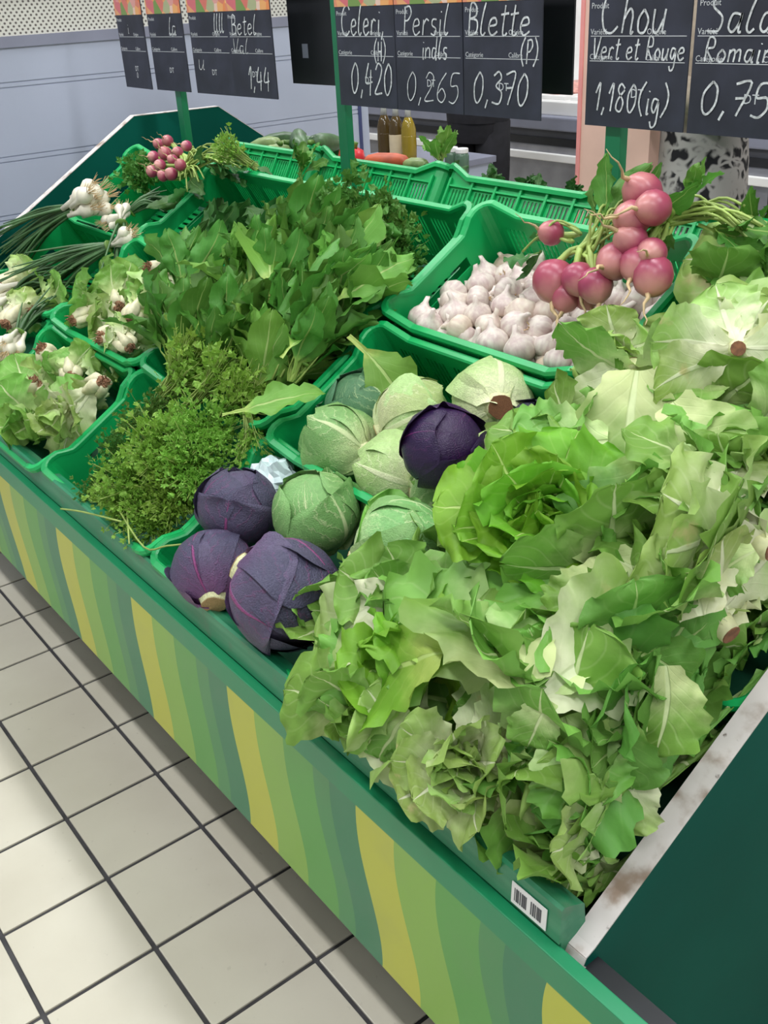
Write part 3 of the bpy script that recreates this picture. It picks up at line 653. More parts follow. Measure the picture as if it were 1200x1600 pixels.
def leaflets(name, mat, mats_pts, seed, size):
    """many tiny three-lobed leaflets at given points and directions"""
    rng = random.Random(seed); m = MB(); m.uv = []
    for (p, d) in mats_pts:
        z = d.normalized(); x = z.cross(Vector((rng.uniform(-1, 1), rng.uniform(-1, 1), rng.uniform(-1, 1)))).normalized(); y = z.cross(x)
        s = size*rng.uniform(.6, 1.25); n = len(m.v)
        pts = [(0, 0, 0), (-.42, .35, .10), (-.62, .8, .0), (-.26, .78, .12), (0, 1.15, -.08), (.26, .78, .12), (.62, .8, 0), (.42, .35, .10), (0, .5, .0)]
        for (u, v, w) in pts:
            m.v.append(tuple(p + x*(u*s) + z*(v*s) + y*(w*s))); m.uv.append((u*.7+.5, v/1.15))
        m.f += [tuple(n+k for k in f) for f in ((0, 8, 1), (1, 8, 3, 2), (3, 8, 5, 4), (8, 7, 6, 5), (0, 7, 8))]
    return m.mesh(name, mat, smooth=False)
HERB = {}
def herb_meshes(key, mat, smat, L, spread, nst, nlf, size, nvar=3):
    HERB[key] = []
    for q in range(nvar):
        rng = random.Random(500+q*17+len(key)); sm = MB(); pts = []
        for i in range(nst):
            phi = rng.uniform(0, 6.28); sp = spread*math.sqrt(rng.random()); b = Vector((.012*math.cos(phi*3), .012*math.sin(phi*5), rng.uniform(-.01, .01)))
            tip = Vector((math.cos(phi)*sp, math.sin(phi)*sp, L*rng.uniform(.75, 1.1))); mid = b*.5+tip*.45+Vector((0, 0, .02))
            path = catmull3([b, mid, tip + Vector((math.cos(phi), math.sin(phi), -.6))*.015])
            sm.tube(path, [.0016-.0008*k/len(path) for k in range(len(path))], 4, False)
            for k in range(nlf):
                f = rng.uniform(.45, 1.0); c = path[min(len(path)-1, int(f*(len(path)-1)))]
                d = Vector((rng.gauss(0, 1), rng.gauss(0, 1), rng.gauss(.3, 1))).normalized(); pts.append((c + d*rng.uniform(.004, .03), (d+(tip-b).normalized()*.6)))
        HERB[key].append((sm.mesh('stems', M[smat], True), leaflets('leaflets', M[mat], pts, q, size)))
def catmull3(p, n=4):
    q = [p[0]]+p+[p[-1]]; r = []
    for i in range(1, len(q)-2):
        for k in range(n):
            t = k/n; a, b, c, d = q[i-1], q[i], q[i+1], q[i+2]; r.append(.5*((2*b)+(c-a)*t+(2*a-5*b+4*c-d)*t*t+(-a+3*b-3*c+d)*t**3))
    return r+[p[-1]]
herb_meshes('parsley', 'parsley', 'stalk', .15, .10, 60, 16, .014)
herb_meshes('parsley_dark', 'parsley_dark', 'stalk_dark', .15, .10, 54, 16, .015)
herb_meshes('celery', 'parsley', 'stalk', .19, .06, 46, 5, .017)
herb_meshes('mint', 'parsley_dark', 'stalk_dark', .17, .09, 30, 9, .024)
def herb(label, key, pos, axis, scale, seed, group, name='herb_bunch', cat='herbs'):
    rng = random.Random(seed); t = thing(name, label, cat, Matrix.Translation(pos) @ frame(axis, rng.uniform(0, 6.28)) @ Matrix.Scale(scale, 4), group)
    s, l = HERB[key][seed % 3]; ob('stems', s, t); tag(ob('leaflets', l, t), kind='stuff'); ob('tie', band_me, t, Matrix.Translation((0, 0, .02)) @ Matrix.Scale(.7, 4))
    return t

# cabbages
def cab_head(seed, flat=.93):
    m = MB(); m.uv = []; n1, n2 = 18, 28
    for i in range(n1+1):
        a = PI*i/n1
        for j in range(n2+1):
            w = 2*PI*j/n2; p = Vector((math.sin(a)*math.cos(w), math.sin(a)*math.sin(w), -math.cos(a)))
            r = 1 + .05*noise.noise(p*1.7+Vector((seed, 0, 0))) + .02*noise.noise(p*5+Vector((seed, 3, 0)))
            m.v.append((p.x*r, p.y*r, p.z*r*flat)); m.uv.append((.5+.5*math.sin(w*1.5), i/n1))
    for i in range(n1):
        for j in range(n2): q = i*(n2+1)+j; m.f.append((q, q+1, q+n2+2, q+n2+1))
    return m
def cab_leaf(seed, hw=R(72), top=R(28), lift=.05, ruf=.05):
    rng = random.Random(seed); m = MB(); m.uv = []; nl, nw = 14, 14; ph = rng.uniform(0, 6)
    for i in range(nl+1):
        t = i/nl; a = R(168) - (R(168)-top)*t
        wdt = hw*(.35+.65*math.sin(min(1, t*1.5)*PI/2))*(1 if t < .7 else math.sqrt(max(.03, 1-((t-.7)/.305)**2)))
        for j in range(nw+1):
            s = -1+2*j/nw; az = s*wdt/max(.55, math.sin(a)); az = max(-2.6, min(2.6, az))
            aa = a + .10*s*s*(1-t)
            p = Vector((math.sin(aa)*math.cos(az), math.sin(aa)*math.sin(az), math.cos(aa)))
            e = max(abs(s)**4, max(0, (t-.8)/.2)**2)
            r = 1.035 + .03*noise.noise(p*2.2+Vector((seed, 0, 0))) + e*(lift+ruf*math.sin(9*t+5*s+ph)) + .018*math.exp(-(s/.07)**2)*(1-t) + .010*noise.noise(p*7+Vector((0, seed, 0)))
            m.v.append((p.x*r, p.y*r, p.z*r*.95)); m.uv.append((s*.5+.5, t))
    for i in range(nl):
        for j in range(nw): q = i*(nw+1)+j; m.f.append((q, q+1, q+nw+2, q+nw+1))
    return m
CAB = {}
for kind in ('cab_green', 'cab_pale', 'cab_dark', 'cab_red', 'cab_red_deep', 'cab_black'):
    sd = len(kind)*5
    CAB[kind] = (cab_head(sd).mesh('head', M[kind], True), [cab_leaf(sd+q*3, R(60+q*8), R(20+14*q), .03+.03*q, .03+.02*q).mesh('outer_leaf', M[kind], True) for q in range(4)])
cstub = MB().lathe([(.32, -.10), (.33, -.06), (.34, 0), (.42, .16), (.46, .3)], 14, 5, .05).mesh('stem', M['stem_pale'], True)
cfloor = {k: MB().lathe([(.31, -.012), (.322, 0), (.31, .012), (.2, .02)], 14, 5, .05).mesh('cut_end', M[k]) for k in ('cut', 'cut_tan')}
def cabbage(label, px, py, h, r, axis, kind, n=5, seed=1, leaves=None, cut='cut_tan'):
    rng = random.Random(seed); pos = at(px, py, h); F = frame(axis, rng.uniform(0, 6.28))
    t = thing('red_cabbage' if 'red' in kind or 'black' in kind else 'cabbage', label, 'cabbage', Matrix.Translation(pos) @ F @ Matrix.Scale(r, 4))
    ob('head', CAB[kind][0], t)
    for i in range(n):
        q = CAB[leaves or kind][1][i % 4]
        ob('outer_leaf', q, t, Matrix.Rotation(i*2.4+rng.uniform(-.3, .3), 4, 'Z') @ Matrix.Scale(1+.012*i, 4))
    s = ob('stem', cstub, t, Matrix.Translation((0, 0, -1.02))); ob('cut_end', cfloor[cut], s, Matrix.Translation((0, 0, -.11)))
    return t

# ------------------------------------------------------------------ cabbages
cabbage('frosty purple red cabbage resting against the crate wall, highest of the front three', 372, 790, .02, .062, ax(.15, .9, .35), 'cab_red', 5, 3)
cabbage('red cabbage with tan cut stem showing at the front rail', 335, 890, .0, .062, ax(-.1, .75, -.65), 'cab_red', 5, 5)
cabbage('large dark red cabbage with magenta ribs nearest the front rail', 446, 930, .015, .078, ax(.75, -.45, .35), 'cab_red', 6, 7)
cabbage('smooth glossy deep purple red cabbage on top of the green cabbages', 694, 700, .06, .060, ax(.1, .3, .95), 'cab_red_deep', 3, 9)
cabbage('blackish red cabbage in the right corner of the cabbage crate', 836, 678, -.045, .050, ax(-.5, .2, .6), 'cab_black', 4, 11)
cabbage('round bright green cabbage behind the front red cabbages', 492, 800, .0, .066, ax(-.2, .8, .5), 'cab_green', 4, 13)
cabbage('green cabbage with loose leaves at the front left corner of the upper crate', 527, 693, -.025, .060, ax(-.75, .3, -.45), 'cab_green', 6, 15)
cabbage('blue-green cabbage at the back left corner of the cabbage crate', 564, 635, -.05, .064, ax(-.3, .6, .5), 'cab_dark', 5, 17)
cabbage('green cabbage with its browned stem turned left in the upper crate', 650, 650, -.03, .062, ax(.8, .4, .2), 'cab_green', 5, 19, leaves='cab_pale')
cabbage('pale cabbage with a broad brown cut stem facing the viewer', 768, 626, -.02, .060, ax(-.1, .25, -.95), 'cab_pale', 5, 21, cut='cut')
cabbage('pale green cabbage with round cut stem under the purple one', 618, 742, -.035, .060, ax(-.65, .35, -.6), 'cab_green', 5, 23, leaves='cab_pale')
cabbage('green cabbage half hidden right of the cut stem below the purple one', 705, 778, -.04, .060, ax(.6, -.1, .5), 'cab_green', 5, 25)
cabbage('big green cabbage with a long pale stem lying by the lettuces', 632, 862, .01, .070, ax(.85, .25, .3), 'cab_green', 6, 27)
bag = MB(); bag.uv = None
def blob(name, mat, pos, r, seed, sq=(1, 1, 1), amp=.35):
    m = MB(); n1, n2 = 14, 20
    for i in range(n1+1):
        a = PI*i/n1
        for j in range(n2):
            w = 2*PI*j/n2; p = Vector((math.sin(a)*math.cos(w), math.sin(a)*math.sin(w), math.cos(a))); rr = r*(1+amp*noise.noise(p*2.5+Vector((seed, 0, 0)))+.4*amp*noise.noise(p*6+Vector((0, seed, 0))))
            m.v.append((p.x*rr*sq[0], p.y*rr*sq[1], p.z*rr*sq[2]))
    for i in range(n1):
        for j in range(n2): q = i*n2; m.f.append((q+j, q+(j+1) % n2, q+n2+(j+1) % n2, q+n2+j))
    me = m.mesh(name, mat, False); return me
b1 = ob('plastic_bag', blob('plastic_bag', M['bag'], None, .045, 4), None, Matrix.Translation(at(432, 755, -.035))); tag(b1, 'crumpled clear plastic bag behind the frosty red cabbage', 'plastic bag')

# ------------------------------------------------------------------ lettuces (right-hand heap)
def L(label, px, py, h, axis, s, kind, n=20, seed=1, **kw):
    kw.setdefault('hmax', .20); n = n if n > 24 else int(n*.75)
    HEADS[seed] = lettuce(label, at(px, py, h), axis, s, kind, n, seed, **kw); return HEADS[seed]
HEADS = {}
def broad(seed, kind, q, b, e, h0, h1, sc=None):
    """a broad outer leaf of head number seed, lying over the heap from its base to its tip"""
    P0, P1 = at(b[0], b[1], h0), at(e[0], e[1], h1); z = (P1-P0); k = sc or z.length/.165; z.normalize()
    n = (NPL*.7 + CT*.6).normalized(); x = -(n - z*n.dot(z)).normalized(); y = z.cross(x)
    MW = Matrix.Translation(P0) @ Matrix((x, y, z)).transposed().to_4x4() @ Matrix.Scale(k, 4)
    t = HEADS[seed]; ob('leaf', LETT[kind]['broad'][q], t, t.matrix_basis.inverted() @ MW)
L('bright green open lettuce rosette beside the cabbage crate', 845, 800, .13, ax(-.15, .25, .95), .74, 'bright', 36, 31, centre=True, hmax=.3)
L('large pale lettuce lying in the middle of the heap, ribs spread wide', 850, 1075, .04, ax(-.15, .8, .6), 1.15, 'mid', 22, 33)
L('fresh bright lettuce spilling left toward the red cabbages', 680, 1010, .03, ax(-.85, -.15, .5), .92, 'bright', 24, 35, hmax=.12)
L('lettuce behind the bright spilling one, next to the big cabbage', 650, 965, .02, ax(-.45, .55, .6), .75, 'mid', 18, 36)
L('lettuce with whitish heart leaning on the front rail', 715, 1195, .06, ax(-.35, .15, .95), .62, 'pale', 28, 37, centre=True)
L('lettuce low at the front rail left of the whitish heart', 590, 1110, .0, ax(-.5, -.15, .7), .7, 'mid', 18, 38)
L('lettuce with drooping leaves right of the whitish heart', 840, 1165, .02, ax(-.1, -.45, .85), .85, 'mid', 20, 39)
L('dull lettuce in the lower corner by the white board edge', 900, 1310, -.02, ax(-.2, .4, .85), .55, 'mid', 22, 40, centre=True)
L('pale ribbed lettuce against the white board edge', 965, 1275, -.02, ax(-.6, -.3, .7), .7, 'pale', 20, 41)
L('lettuce with big leaves folded against the end board', 1010, 1130, .02, ax(-.3, .1, .9), .85, 'dark', 22, 42)
L('lettuce with small brown cut base low by the end board', 1135, 985, .05, ax(-.45, .55, -.6), .8, 'pale', 20, 43)
L('lettuce with dark bruised base at the right edge', 1195, 855, .08, ax(-.6, .3, -.6), .85, 'pale', 20, 44)
L('lettuce fanning its pale base toward the end board', 1085, 950, .06, ax(-.45, .8, .4), .9, 'mid', 16, 45)
L('lettuce with one upright white rib near the right edge', 1135, 760, .08, ax(-.15, .7, .6), .8, 'mid', 18, 46)
L('lettuce of dull leaves between the rosette and the right edge', 1035, 790, .07, ax(-.1, -.3, .9), .85, 'mid', 20, 47)
L('lettuce with one broad flat leaf hanging toward the rosette', 990, 575, .04, ax(-.05, -.8, .5), .9, 'mid', 18, 48, xmin=.5)
L('pale lettuce head perched on the garlic crate rim', 968, 562, .03, ax(-.45, .25, .7), .5, 'pale', 22, 49, xmin=.46)
L('upturned pale lettuce with round brown cut base facing the viewer', 1152, 545, .12, ax(.15, .1, -.98), .64, 'pale', 28, 50, openness=1.35, xmin=.5)
L('dark lettuce leaves behind the upturned pale head', 1115, 460, .0, ax(.2, .5, .6), .7, 'dark', 18, 51, xmin=.55)
L('lettuce below the upturned pale head', 1090, 660, .02, ax(.0, -.6, .7), .75, 'mid', 20, 52, hmax=.13)
L('lettuce right of the broad flat leaf, under the upturned head', 1160, 680, .03, ax(-.1, -.55, .75), .75, 'mid', 20, 53, hmax=.14)
L('lettuce in the shade between rosette and large pale lettuce', 955, 880, .05, ax(.3, -.35, .85), .85, 'mid', 20, 54)
L('lettuce behind the rosette by the cabbage crate corner', 895, 700, .05, ax(-.5, .5, .6), .7, 'mid', 18, 55)
L('lettuce of folded leaves right of the large pale one', 1000, 1010, .04, ax(-.1, -.6, .75), .85, 'dark', 20, 56)
for a in ((48, 'mid', 0, (995, 580), (960, 745), .11, .10), (45, 'pale', 1, (1095, 960), (1045, 830), .11, .10), (33, 'pale', 2, (845, 1085), (1005, 985), .12, .10), (33, 'mid', 0, (825, 1070), (760, 905), .14, .12), (33, 'mid', 3, (850, 1080), (890, 905), .12, .12),
          (35, 'bright', 1, (690, 1010), (605, 955), .11, .08), (35, 'bright', 0, (690, 1020), (570, 1055), .12, .08), (35, 'bright', 3, (665, 995), (650, 930), .10, .08), (39, 'mid', 1, (860, 1095), (820, 1165), .12, .10), (39, 'mid', 3, (880, 1120), (920, 1250), .09, .05),
          (42, 'dark', 0, (960, 1110), (985, 1225), .08, .03), (42, 'mid', 2, (1040, 1040), (1050, 1160), .09, .04), (40, 'mid', 1, (955, 1225), (915, 1310), .03, .0), (41, 'pale', 3, (1000, 1190), (960, 1285), .02, .0), (55, 'mid', 2, (950, 690), (820, 700), .10, .11),
          (47, 'dark', 1, (1025, 715), (935, 840), .13, .12), (52, 'mid', 0, (1050, 630), (1130, 730), .12, .11), (49, 'pale', 2, (960, 575), (905, 650), .08, .06), (46, 'pale', 3, (1120, 775), (1165, 700), .14, .13), (50, 'pale', 1, (1128, 535), (1050, 500), .07, .05),
          (50, 'pale', 0, (1165, 515), (1190, 445), .07, .05), (50, 'mid', 2, (1125, 575), (1060, 630), .08, .09), (53, 'mid', 1, (1140, 650), (1190, 720), .11, .10), (54, 'mid', 0, (960, 870), (1050, 930), .11, .10), (54, 'mid', 3, (950, 880), (900, 960), .12, .12), (56, 'dark', 2, (990, 1000), (1060, 1060), .10, .07),
          (38, 'mid', 0, (640, 1080), (550, 1105), .07, .04), (38, 'mid', 3, (640, 1110), (590, 1180), .06, .03), (36, 'pale', 2, (610, 930), (500, 1000), .08, .05), (44, 'mid', 1, (1180, 860), (1110, 900), .11, .10)):
    broad(*a)
rngf = random.Random(5)
for row in range(9):
    for X in [x/100 for x in range(36 + (row % 2)*6, 96, 12)]:
        d = .03+row*.105; X = min(.93, X+rngf.uniform(-.02, .02))
        if d < .27 and X < .40 or .27 <= d < .6 and X < .53 or d >= .6 and X < .60: continue
        a = NPL*.6 + CT*.4 + Vector((rngf.uniform(-.8, .5), rngf.uniform(-.8, .8), 0))
        if X > .75: a.x = -abs(a.x) - .3
        if d < .1: a.y += .5
        if X > .8: X = .845
        lettuce('green lettuce buried in the heap %s, %s' % (('near the front rail', 'halfway up the slope', 'at the back of the stall')[min(2, row//3)], 'toward the cabbages' if X < .6 else 'in the middle' if X < .78 else 'toward the end board'), PL(X, d, rngf.uniform(-.05, .0) - .02*(X > .8)), a, rngf.uniform(.95, 1.15), rngf.choice(('mid', 'mid', 'dark', 'pale')), 11, rngf.randint(1, 9999), group='lettuces buried in the heap', hmax=.08, xmin=.36 if d < .27 else .47 if d < .55 else .54)
for k in range(9):
    lettuce('small lettuce squeezed along the end board', PL(.89 + .02*(k % 2), .03+k*.075, -.10), Vector((rngf.uniform(-.3, .2), rngf.uniform(-.3, .3), .9)), rngf.uniform(.75, .9), ('mid', 'dark', 'mid')[k % 3], 13, 900+k, group='small lettuces along the end board', hmax=.08)
L('pale lettuce filling the crate at the bottom left corner of the goods', 40, 665, .0, ax(-.3, -.3, .85), .8, 'mid', 18, 61, centre=True, hmax=.09)
L('pale leafy head lying at the rail by the left crate wall', 110, 635, .0, ax(-.5, -.6, .6), .7, 'pale', 16, 62)

# pale heads with brown roots, left crates
M['root_brown'] = simple('brown_roots', srgb(150, 112, 84), .8, 0, .3, 60)
M['white_stem'] = simple('white_leaf_base', srgb(212, 206, 170), .45, 0, .15, 40)
wst_me = MB().lathe([(.006, -.022), (.014, -.018), (.020, -.004), (.019, .012), (.013, .035), (.008, .06)], 12, 4, .10).mesh('white_base', M['white_stem'], True)
rtb = MB(); rng = random.Random(9)
for k in range(16):
    w = rng.uniform(0, 6.28); a = rng.uniform(.1, .9); rtb.tube([(.006*math.cos(w), .006*math.sin(w), -.016), (.016*a*math.cos(w+.3), .016*a*math.sin(w+.3), -.026), (.020*a*math.cos(w), .020*a*math.sin(w), -.034)], [.0022, .0016, .0006], 4, False)
rtb.lathe([(.004, -.026), (.011, -.021), (.012, -.017), (.006, -.014)], 8)
rtb_me = rtb.mesh('root_clump', M['root_brown'], True)
def rooted(label, pos, axis, scale, kind, seed):
    rng = random.Random(seed); MW = Matrix.Translation(pos) @ frame(axis, rng.uniform(0, 6)) @ Matrix.Scale(scale, 4); t = thing('rooted_head', label, 'vegetable', MW, 'rooted heads in the left crates')
    for k in range(4):
        w = k*1.57+rng.uniform(-.3, .3); b = ob('white_base', wst_me, t, Matrix.Rotation(w, 4, 'Z') @ Matrix.Translation((.013, 0, rng.uniform(-.006, .008))) @ Matrix.Rotation(rng.uniform(.1, .3), 4, 'Y') @ Matrix.Scale(rng.uniform(.8, 1.1), 4))
        ob('root_clump', rtb_me, b)
    for k in range(12):
        mm = Matrix.Rotation(k*2.4, 4, 'Z') @ Matrix.Translation((.01, 0, .025)) @ Matrix.Rotation(rng.uniform(-.3, .3), 4, 'Y') @ Matrix.Scale(rng.uniform(.55, .8), 4); me = rng.choice(LETT[kind][rng.choice(('inner', 'mid', 'outer'))])
        if fits(me, MW @ mm, .06): ob('leaf', me, t, mm)
    return t
for lab, px, py, h, a, s, k, sd in (
    ('pale rooted head at the top of the brown-rooted crate, beside the big leaves', 240, 425, .02, ax(.4, -.3, -.7), 1.0, 'pale', 71),
    ('pale rooted head at the right wall of the brown-rooted crate', 205, 495, .01, ax(.2, .6, -.6), .95, 'mid', 72),
    ('curled pale rooted head at the left of the brown-rooted crate', 122, 498, .01, ax(.6, .3, -.5), .95, 'mid', 73),
    ('pale rooted head at the front of the brown-rooted crate', 165, 525, .01, ax(.5, .3, -.6), 1.0, 'pale', 74),
    ('green rooted head at the back of the brown-rooted crate', 165, 450, -.01, ax(.3, .5, -.7), .95, 'dark', 75),
    ('rooted head low in the middle of the brown-rooted crate', 185, 475, -.02, ax(-.3, .5, -.7), .95, 'mid', 84),
    ('white rooted head in the front right corner of the brown-rooted crate', 200, 540, .0, ax(-.5, .4, -.6), .9, 'pale', 85),
    ('pale rooted head touching the crate divider, front crate', 70, 550, .02, ax(.2, -.4, -.7), 1.0, 'mid', 76),
    ('whitish rooted head at the right wall of the front left crate', 155, 600, .01, ax(-.6, -.2, -.6), 1.05, 'pale', 77),
    ('rooted head left of the whitish one in the front left crate', 110, 585, .0, ax(-.3, .4, -.7), .95, 'mid', 80),
    ('pale head in the middle of the front left crate', 55, 605, .01, ax(-.2, -.6, -.5), 1.0, 'mid', 78),
    ('pale head at the left edge of the front left crate', 20, 590, .0, ax(-.2, -.6, -.5), 1.0, 'mid', 81),
    ('whitish rooted head at the left edge, middle row', 15, 500, .02, ax(.2, .6, -.6), 1.0, 'pale', 79),
    ('brownish rooted head above the whitish one at the left edge', 5, 445, .02, ax(.4, .4, -.7), 1.0, 'pale', 82),
    ('small rooted head by the crate rim at the left edge', 60, 480, .0, ax(.5, .4, -.6), .9, 'mid', 83)):
    rooted(lab, at(px, py, h), a, s*.82, k, sd)

# ------------------------------------------------------------------ leafy bunches in the middle
def B(label, px, py, h, a, s, kind, n=22, seed=1, **kw): return leaf_bunch(label, at(px, py, h), a, s, kind, n, seed, **kw)
gr = 'leafy bunches heaped in the middle crates'
bl = [
 ('bunch of long upright leaves in front of the brown-rooted crate', 270, 585, .03, axp(-.1, 1, .30), 1.0, 'chard', 26, 81),
 ('bunch of long leaves left of the middle of the leafy heap', 335, 570, .05, axp(.0, 1, .30), 1.0, 'chard', 28, 82),
 ('leafy bunch in the middle of the heap with curling leaves', 430, 580, .05, axp(.2, 1, .30), 1.0, 'chard', 28, 83),
 ('leafy bunch with tall pale central leaves', 370, 490, .06, axp(.0, 1, .25), .95, 'chard_lite', 24, 84),
 ('leafy bunch with light green leaves pointing right', 470, 505, .06, axp(.7, .7, .2), 1.0, 'chard_lite', 24, 85),
 ('leafy bunch drooping over the cabbage crate divider', 455, 600, .04, axp(.45, .8, .25), .9, 'chard', 26, 86),
 ('leafy bunch at the right rim beside the cabbage crate', 500, 530, .03, axp(.45, .8, .25), .85, 'chard', 26, 87),
 ('leafy bunch at the back left of the heap', 285, 480, .03, axp(-.1, 1, .25), .9, 'chard', 24, 88),
 ('leafy bunch at the back centre of the heap', 440, 440, .03, axp(.1, 1, .25), .9, 'chard', 24, 89),
 ('leafy bunch with yellowish stalks toward the parsley', 390, 640, .02, axp(.3, 1, .3), .85, 'chard_lite', 20, 90),
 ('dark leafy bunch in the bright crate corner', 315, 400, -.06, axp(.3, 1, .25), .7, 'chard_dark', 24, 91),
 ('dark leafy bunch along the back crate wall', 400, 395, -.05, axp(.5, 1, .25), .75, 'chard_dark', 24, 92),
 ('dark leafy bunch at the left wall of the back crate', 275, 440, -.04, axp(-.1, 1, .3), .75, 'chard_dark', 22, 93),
 ('leafy bunch low in the middle, under the curling leaves', 400, 530, .0, axp(.1, 1, .35), 1.0, 'chard', 28, 94),
 ('leafy bunch with crumpled leaves right of the pale central leaves', 470, 470, .03, axp(.4, 1, .3), .9, 'chard', 26, 95),
 ('leafy bunch just above the celery stalks', 330, 620, .0, axp(.5, 1, .4), .9, 'chard', 26, 96)]
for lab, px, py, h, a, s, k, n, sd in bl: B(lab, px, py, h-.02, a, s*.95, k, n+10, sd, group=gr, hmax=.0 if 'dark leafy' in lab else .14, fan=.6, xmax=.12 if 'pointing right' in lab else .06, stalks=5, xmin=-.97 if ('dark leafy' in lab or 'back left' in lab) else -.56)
# single broad leaves
def loose(label, px, py, h, a, s, kind, q, roll, name='loose_leaf'):
    return tag(ob(name, CH_[kind][q], None, Matrix.Translation(at(px, py, h)) @ frame(a, roll) @ Matrix.Scale(s, 4)), label, 'leaf')
def lay_leaf(label, kind, q, b, e, h0, h1, k=None):
    P0, P1 = at(b[0], b[1], h0), at(e[0], e[1], h1); z = P1-P0; k = k or z.length/.2; z.normalize(); n = (NPL*.7+CT*.6).normalized(); x = -(n-z*n.dot(z)).normalized(); y = z.cross(x)
    tag(ob('loose_leaf', CH_[kind][q], None, Matrix.Translation(P0) @ Matrix((x, y, z)).transposed().to_4x4() @ Matrix.Scale(k, 4)), label, 'leaf')
lay_leaf('single broad leaf hanging over the cabbage crate wall', 'chard_lite', 2, (545, 525), (655, 615), .05, .0)
lay_leaf('single pale leaf curling over the stalks above the parsley', 'chard_lite', 1, (350, 650), (470, 590), .07, .09)
lay_leaf('long light green leaf pointing right at the top of the leafy heap', 'chard_lite', 4, (500, 480), (635, 395), .09, .09)
lay_leaf('light leaf standing up in the middle of the leafy heap', 'chard_lite', 0, (420, 480), (440, 350), .08, .06)
lay_leaf('single leaf lying across the middle of the leafy heap', 'chard_lite', 3, (440, 560), (500, 480), .10, .09)
hl = [('mint', 'dark herb bunch in the back left crate beside the radishes', 232, 305, -.09, ax(-.1, .5, .8), .7, 31),
 ('celery', 'pale green herb bunch behind the radishes on the far side', 400, 262, .03, ax(-.7, .4, .3), .6, 33), ('celery', 'celery stalk bunch lying above the parsley, left', 250, 615, .0, axp(.9, .3, .35), .85, 1), ('celery', 'celery stalk bunch lying above the parsley, middle', 295, 635, .01, axp(.9, .1, .35), .85, 2),
 ('celery', 'celery stalk bunch lying above the parsley, right', 330, 660, .0, axp(.9, -.1, .35), .8, 3), ('celery', 'celery stalk bunch hanging over the red cabbage crate corner', 385, 640, .03, ax(.2, -.9, .3), .5, 4),
 ('celery', 'celery stalk bunch across the top of the parsley crate', 240, 640, .0, axp(.9, .2, .3), .85, 24),
 ('parsley_dark', 'dark parsley bunch at the left crate wall', 205, 735, -.07, ax(.0, .3, .85), .58, 5), ('parsley_dark', 'parsley bunch in the left front corner behind the rail', 165, 775, -.07, ax(.1, .2, .8), .5, 6),
 ('parsley', 'bright parsley bunch in the middle of its crate', 265, 730, -.03, ax(.1, .4, .85), .8, 7), ('parsley', 'parsley bunch with loose stems at the front rail', 205, 800, -.06, ax(.1, .3, .85), .65, 8),
 ('parsley', 'parsley bunch against the red cabbage crate', 310, 750, -.04, ax(.1, .3, .8), .7, 9), ('parsley', 'parsley bunch near the front rail, right', 240, 820, -.06, ax(.1, .2, .85), .6, 10),
 ('parsley_dark', 'dark parsley bunch at the back of its crate', 245, 690, -.05, ax(.0, .5, .8), .62, 11), ('parsley', 'parsley bunch below the celery stalks', 325, 705, -.03, ax(.1, .5, .8), .7, 12),
 ('parsley', 'light parsley bunch in the centre front of its crate', 225, 770, -.04, ax(.1, .2, .9), .75, 23), ('parsley', 'parsley bunch right behind the upper red cabbage', 280, 780, -.05, ax(.1, .2, .9), .65, 25),
 ('mint', 'dark green herb bunch at the left of the back herb crate', 505, 375, -.03, ax(-.1, .5, .8), .7, 13), ('mint', 'dark green herb bunch in the middle of the back herb crate', 555, 375, -.02, ax(.1, .5, .8), .75, 14),
 ('mint', 'dark green herb bunch at the right of the back herb crate', 590, 390, -.04, ax(.3, .4, .8), .65, 15), ('mint', 'dark green herb bunch at the front of the back herb crate', 540, 410, -.02, ax(.2, .3, .85), .75, 16),
 ('mint', 'small dark herb bunch low beside the garlic crate', 610, 425, -.06, ax(.3, .3, .8), .6, 17)]
for key, lab, px, py, h, a, s, sd in hl: herb(lab, key, at(px, py, h), a, s, sd, 'herb bunches', 'celery_bunch' if key == 'celery' else 'parsley_bunch' if 'pars' in key else 'herb_bunch')
# a few long straws of stalk lying over the front rim
for lab, pts in (('long bent stalk lying across the front rail by the red cabbages', [(185, 795), (225, 855), (260, 853), (305, 848)]), ('thin dry stalk lying over the rail in front of the parsley', [(95, 795), (130, 800), (190, 815)]),
                 ('thin upright straw at the parsley crate front', [(198, 780), (200, 820), (202, 850)])):
    tag(ob('stalk', MB().tube(catmull3([at(x, y, .012) for x, y in pts]), .0018, 5).mesh('stalk', M['stalk'], True)), lab, 'stalk')

# ------------------------------------------------------------------ garlic
gm = []
for q in range(4):
    m = MB(); n = 20; rng = random.Random(q); lob = (7, 8, 6, 9)[q]
    prof = [(.004, -.019), (.016, -.017), (.024, -.009), (.0265, 0), (.024, .009), (.017, .016), (.009, .021), (.005, .027), (.004, .036)]
    for (r, z) in prof:
        for k in range(n):
            w = 2*PI*k/n; a = .09*min(1, r/.02); rr = r*(1+a*abs(math.sin(lob*w/2+q))-a*.5)*(1+.06*math.sin(w+q)); b = max(0, z-.02)*.5
            m.v.append((rr*math.cos(w)+b*math.cos(q*2), rr*math.sin(w)+b*math.sin(q*2), z))
    for i in range(len(prof)-1):
        for k in range(n): p = i*n; m.f.append((p+k, p+(k+1) % n, p+n+(k+1) % n, p+n+k))
    m.f.append(tuple(reversed(range(n)))); m.f.append(tuple(len(m.v)-n+k for k in range(n)))
    gm.append(m.mesh('garlic_bulb', M['garlic'], True))
rooty = MB()
rng = random.Random(8)
for k in range(9):
    w = rng.uniform(0, 6.28); rooty.tube([(.003*math.cos(w), .003*math.sin(w), -.018), (.007*math.cos(w), .007*math.sin(w), -.024)], [.0009, .0004], 4, False)
rooty_me = rooty.mesh('root_tuft', M['root'])
rng = random.Random(21)
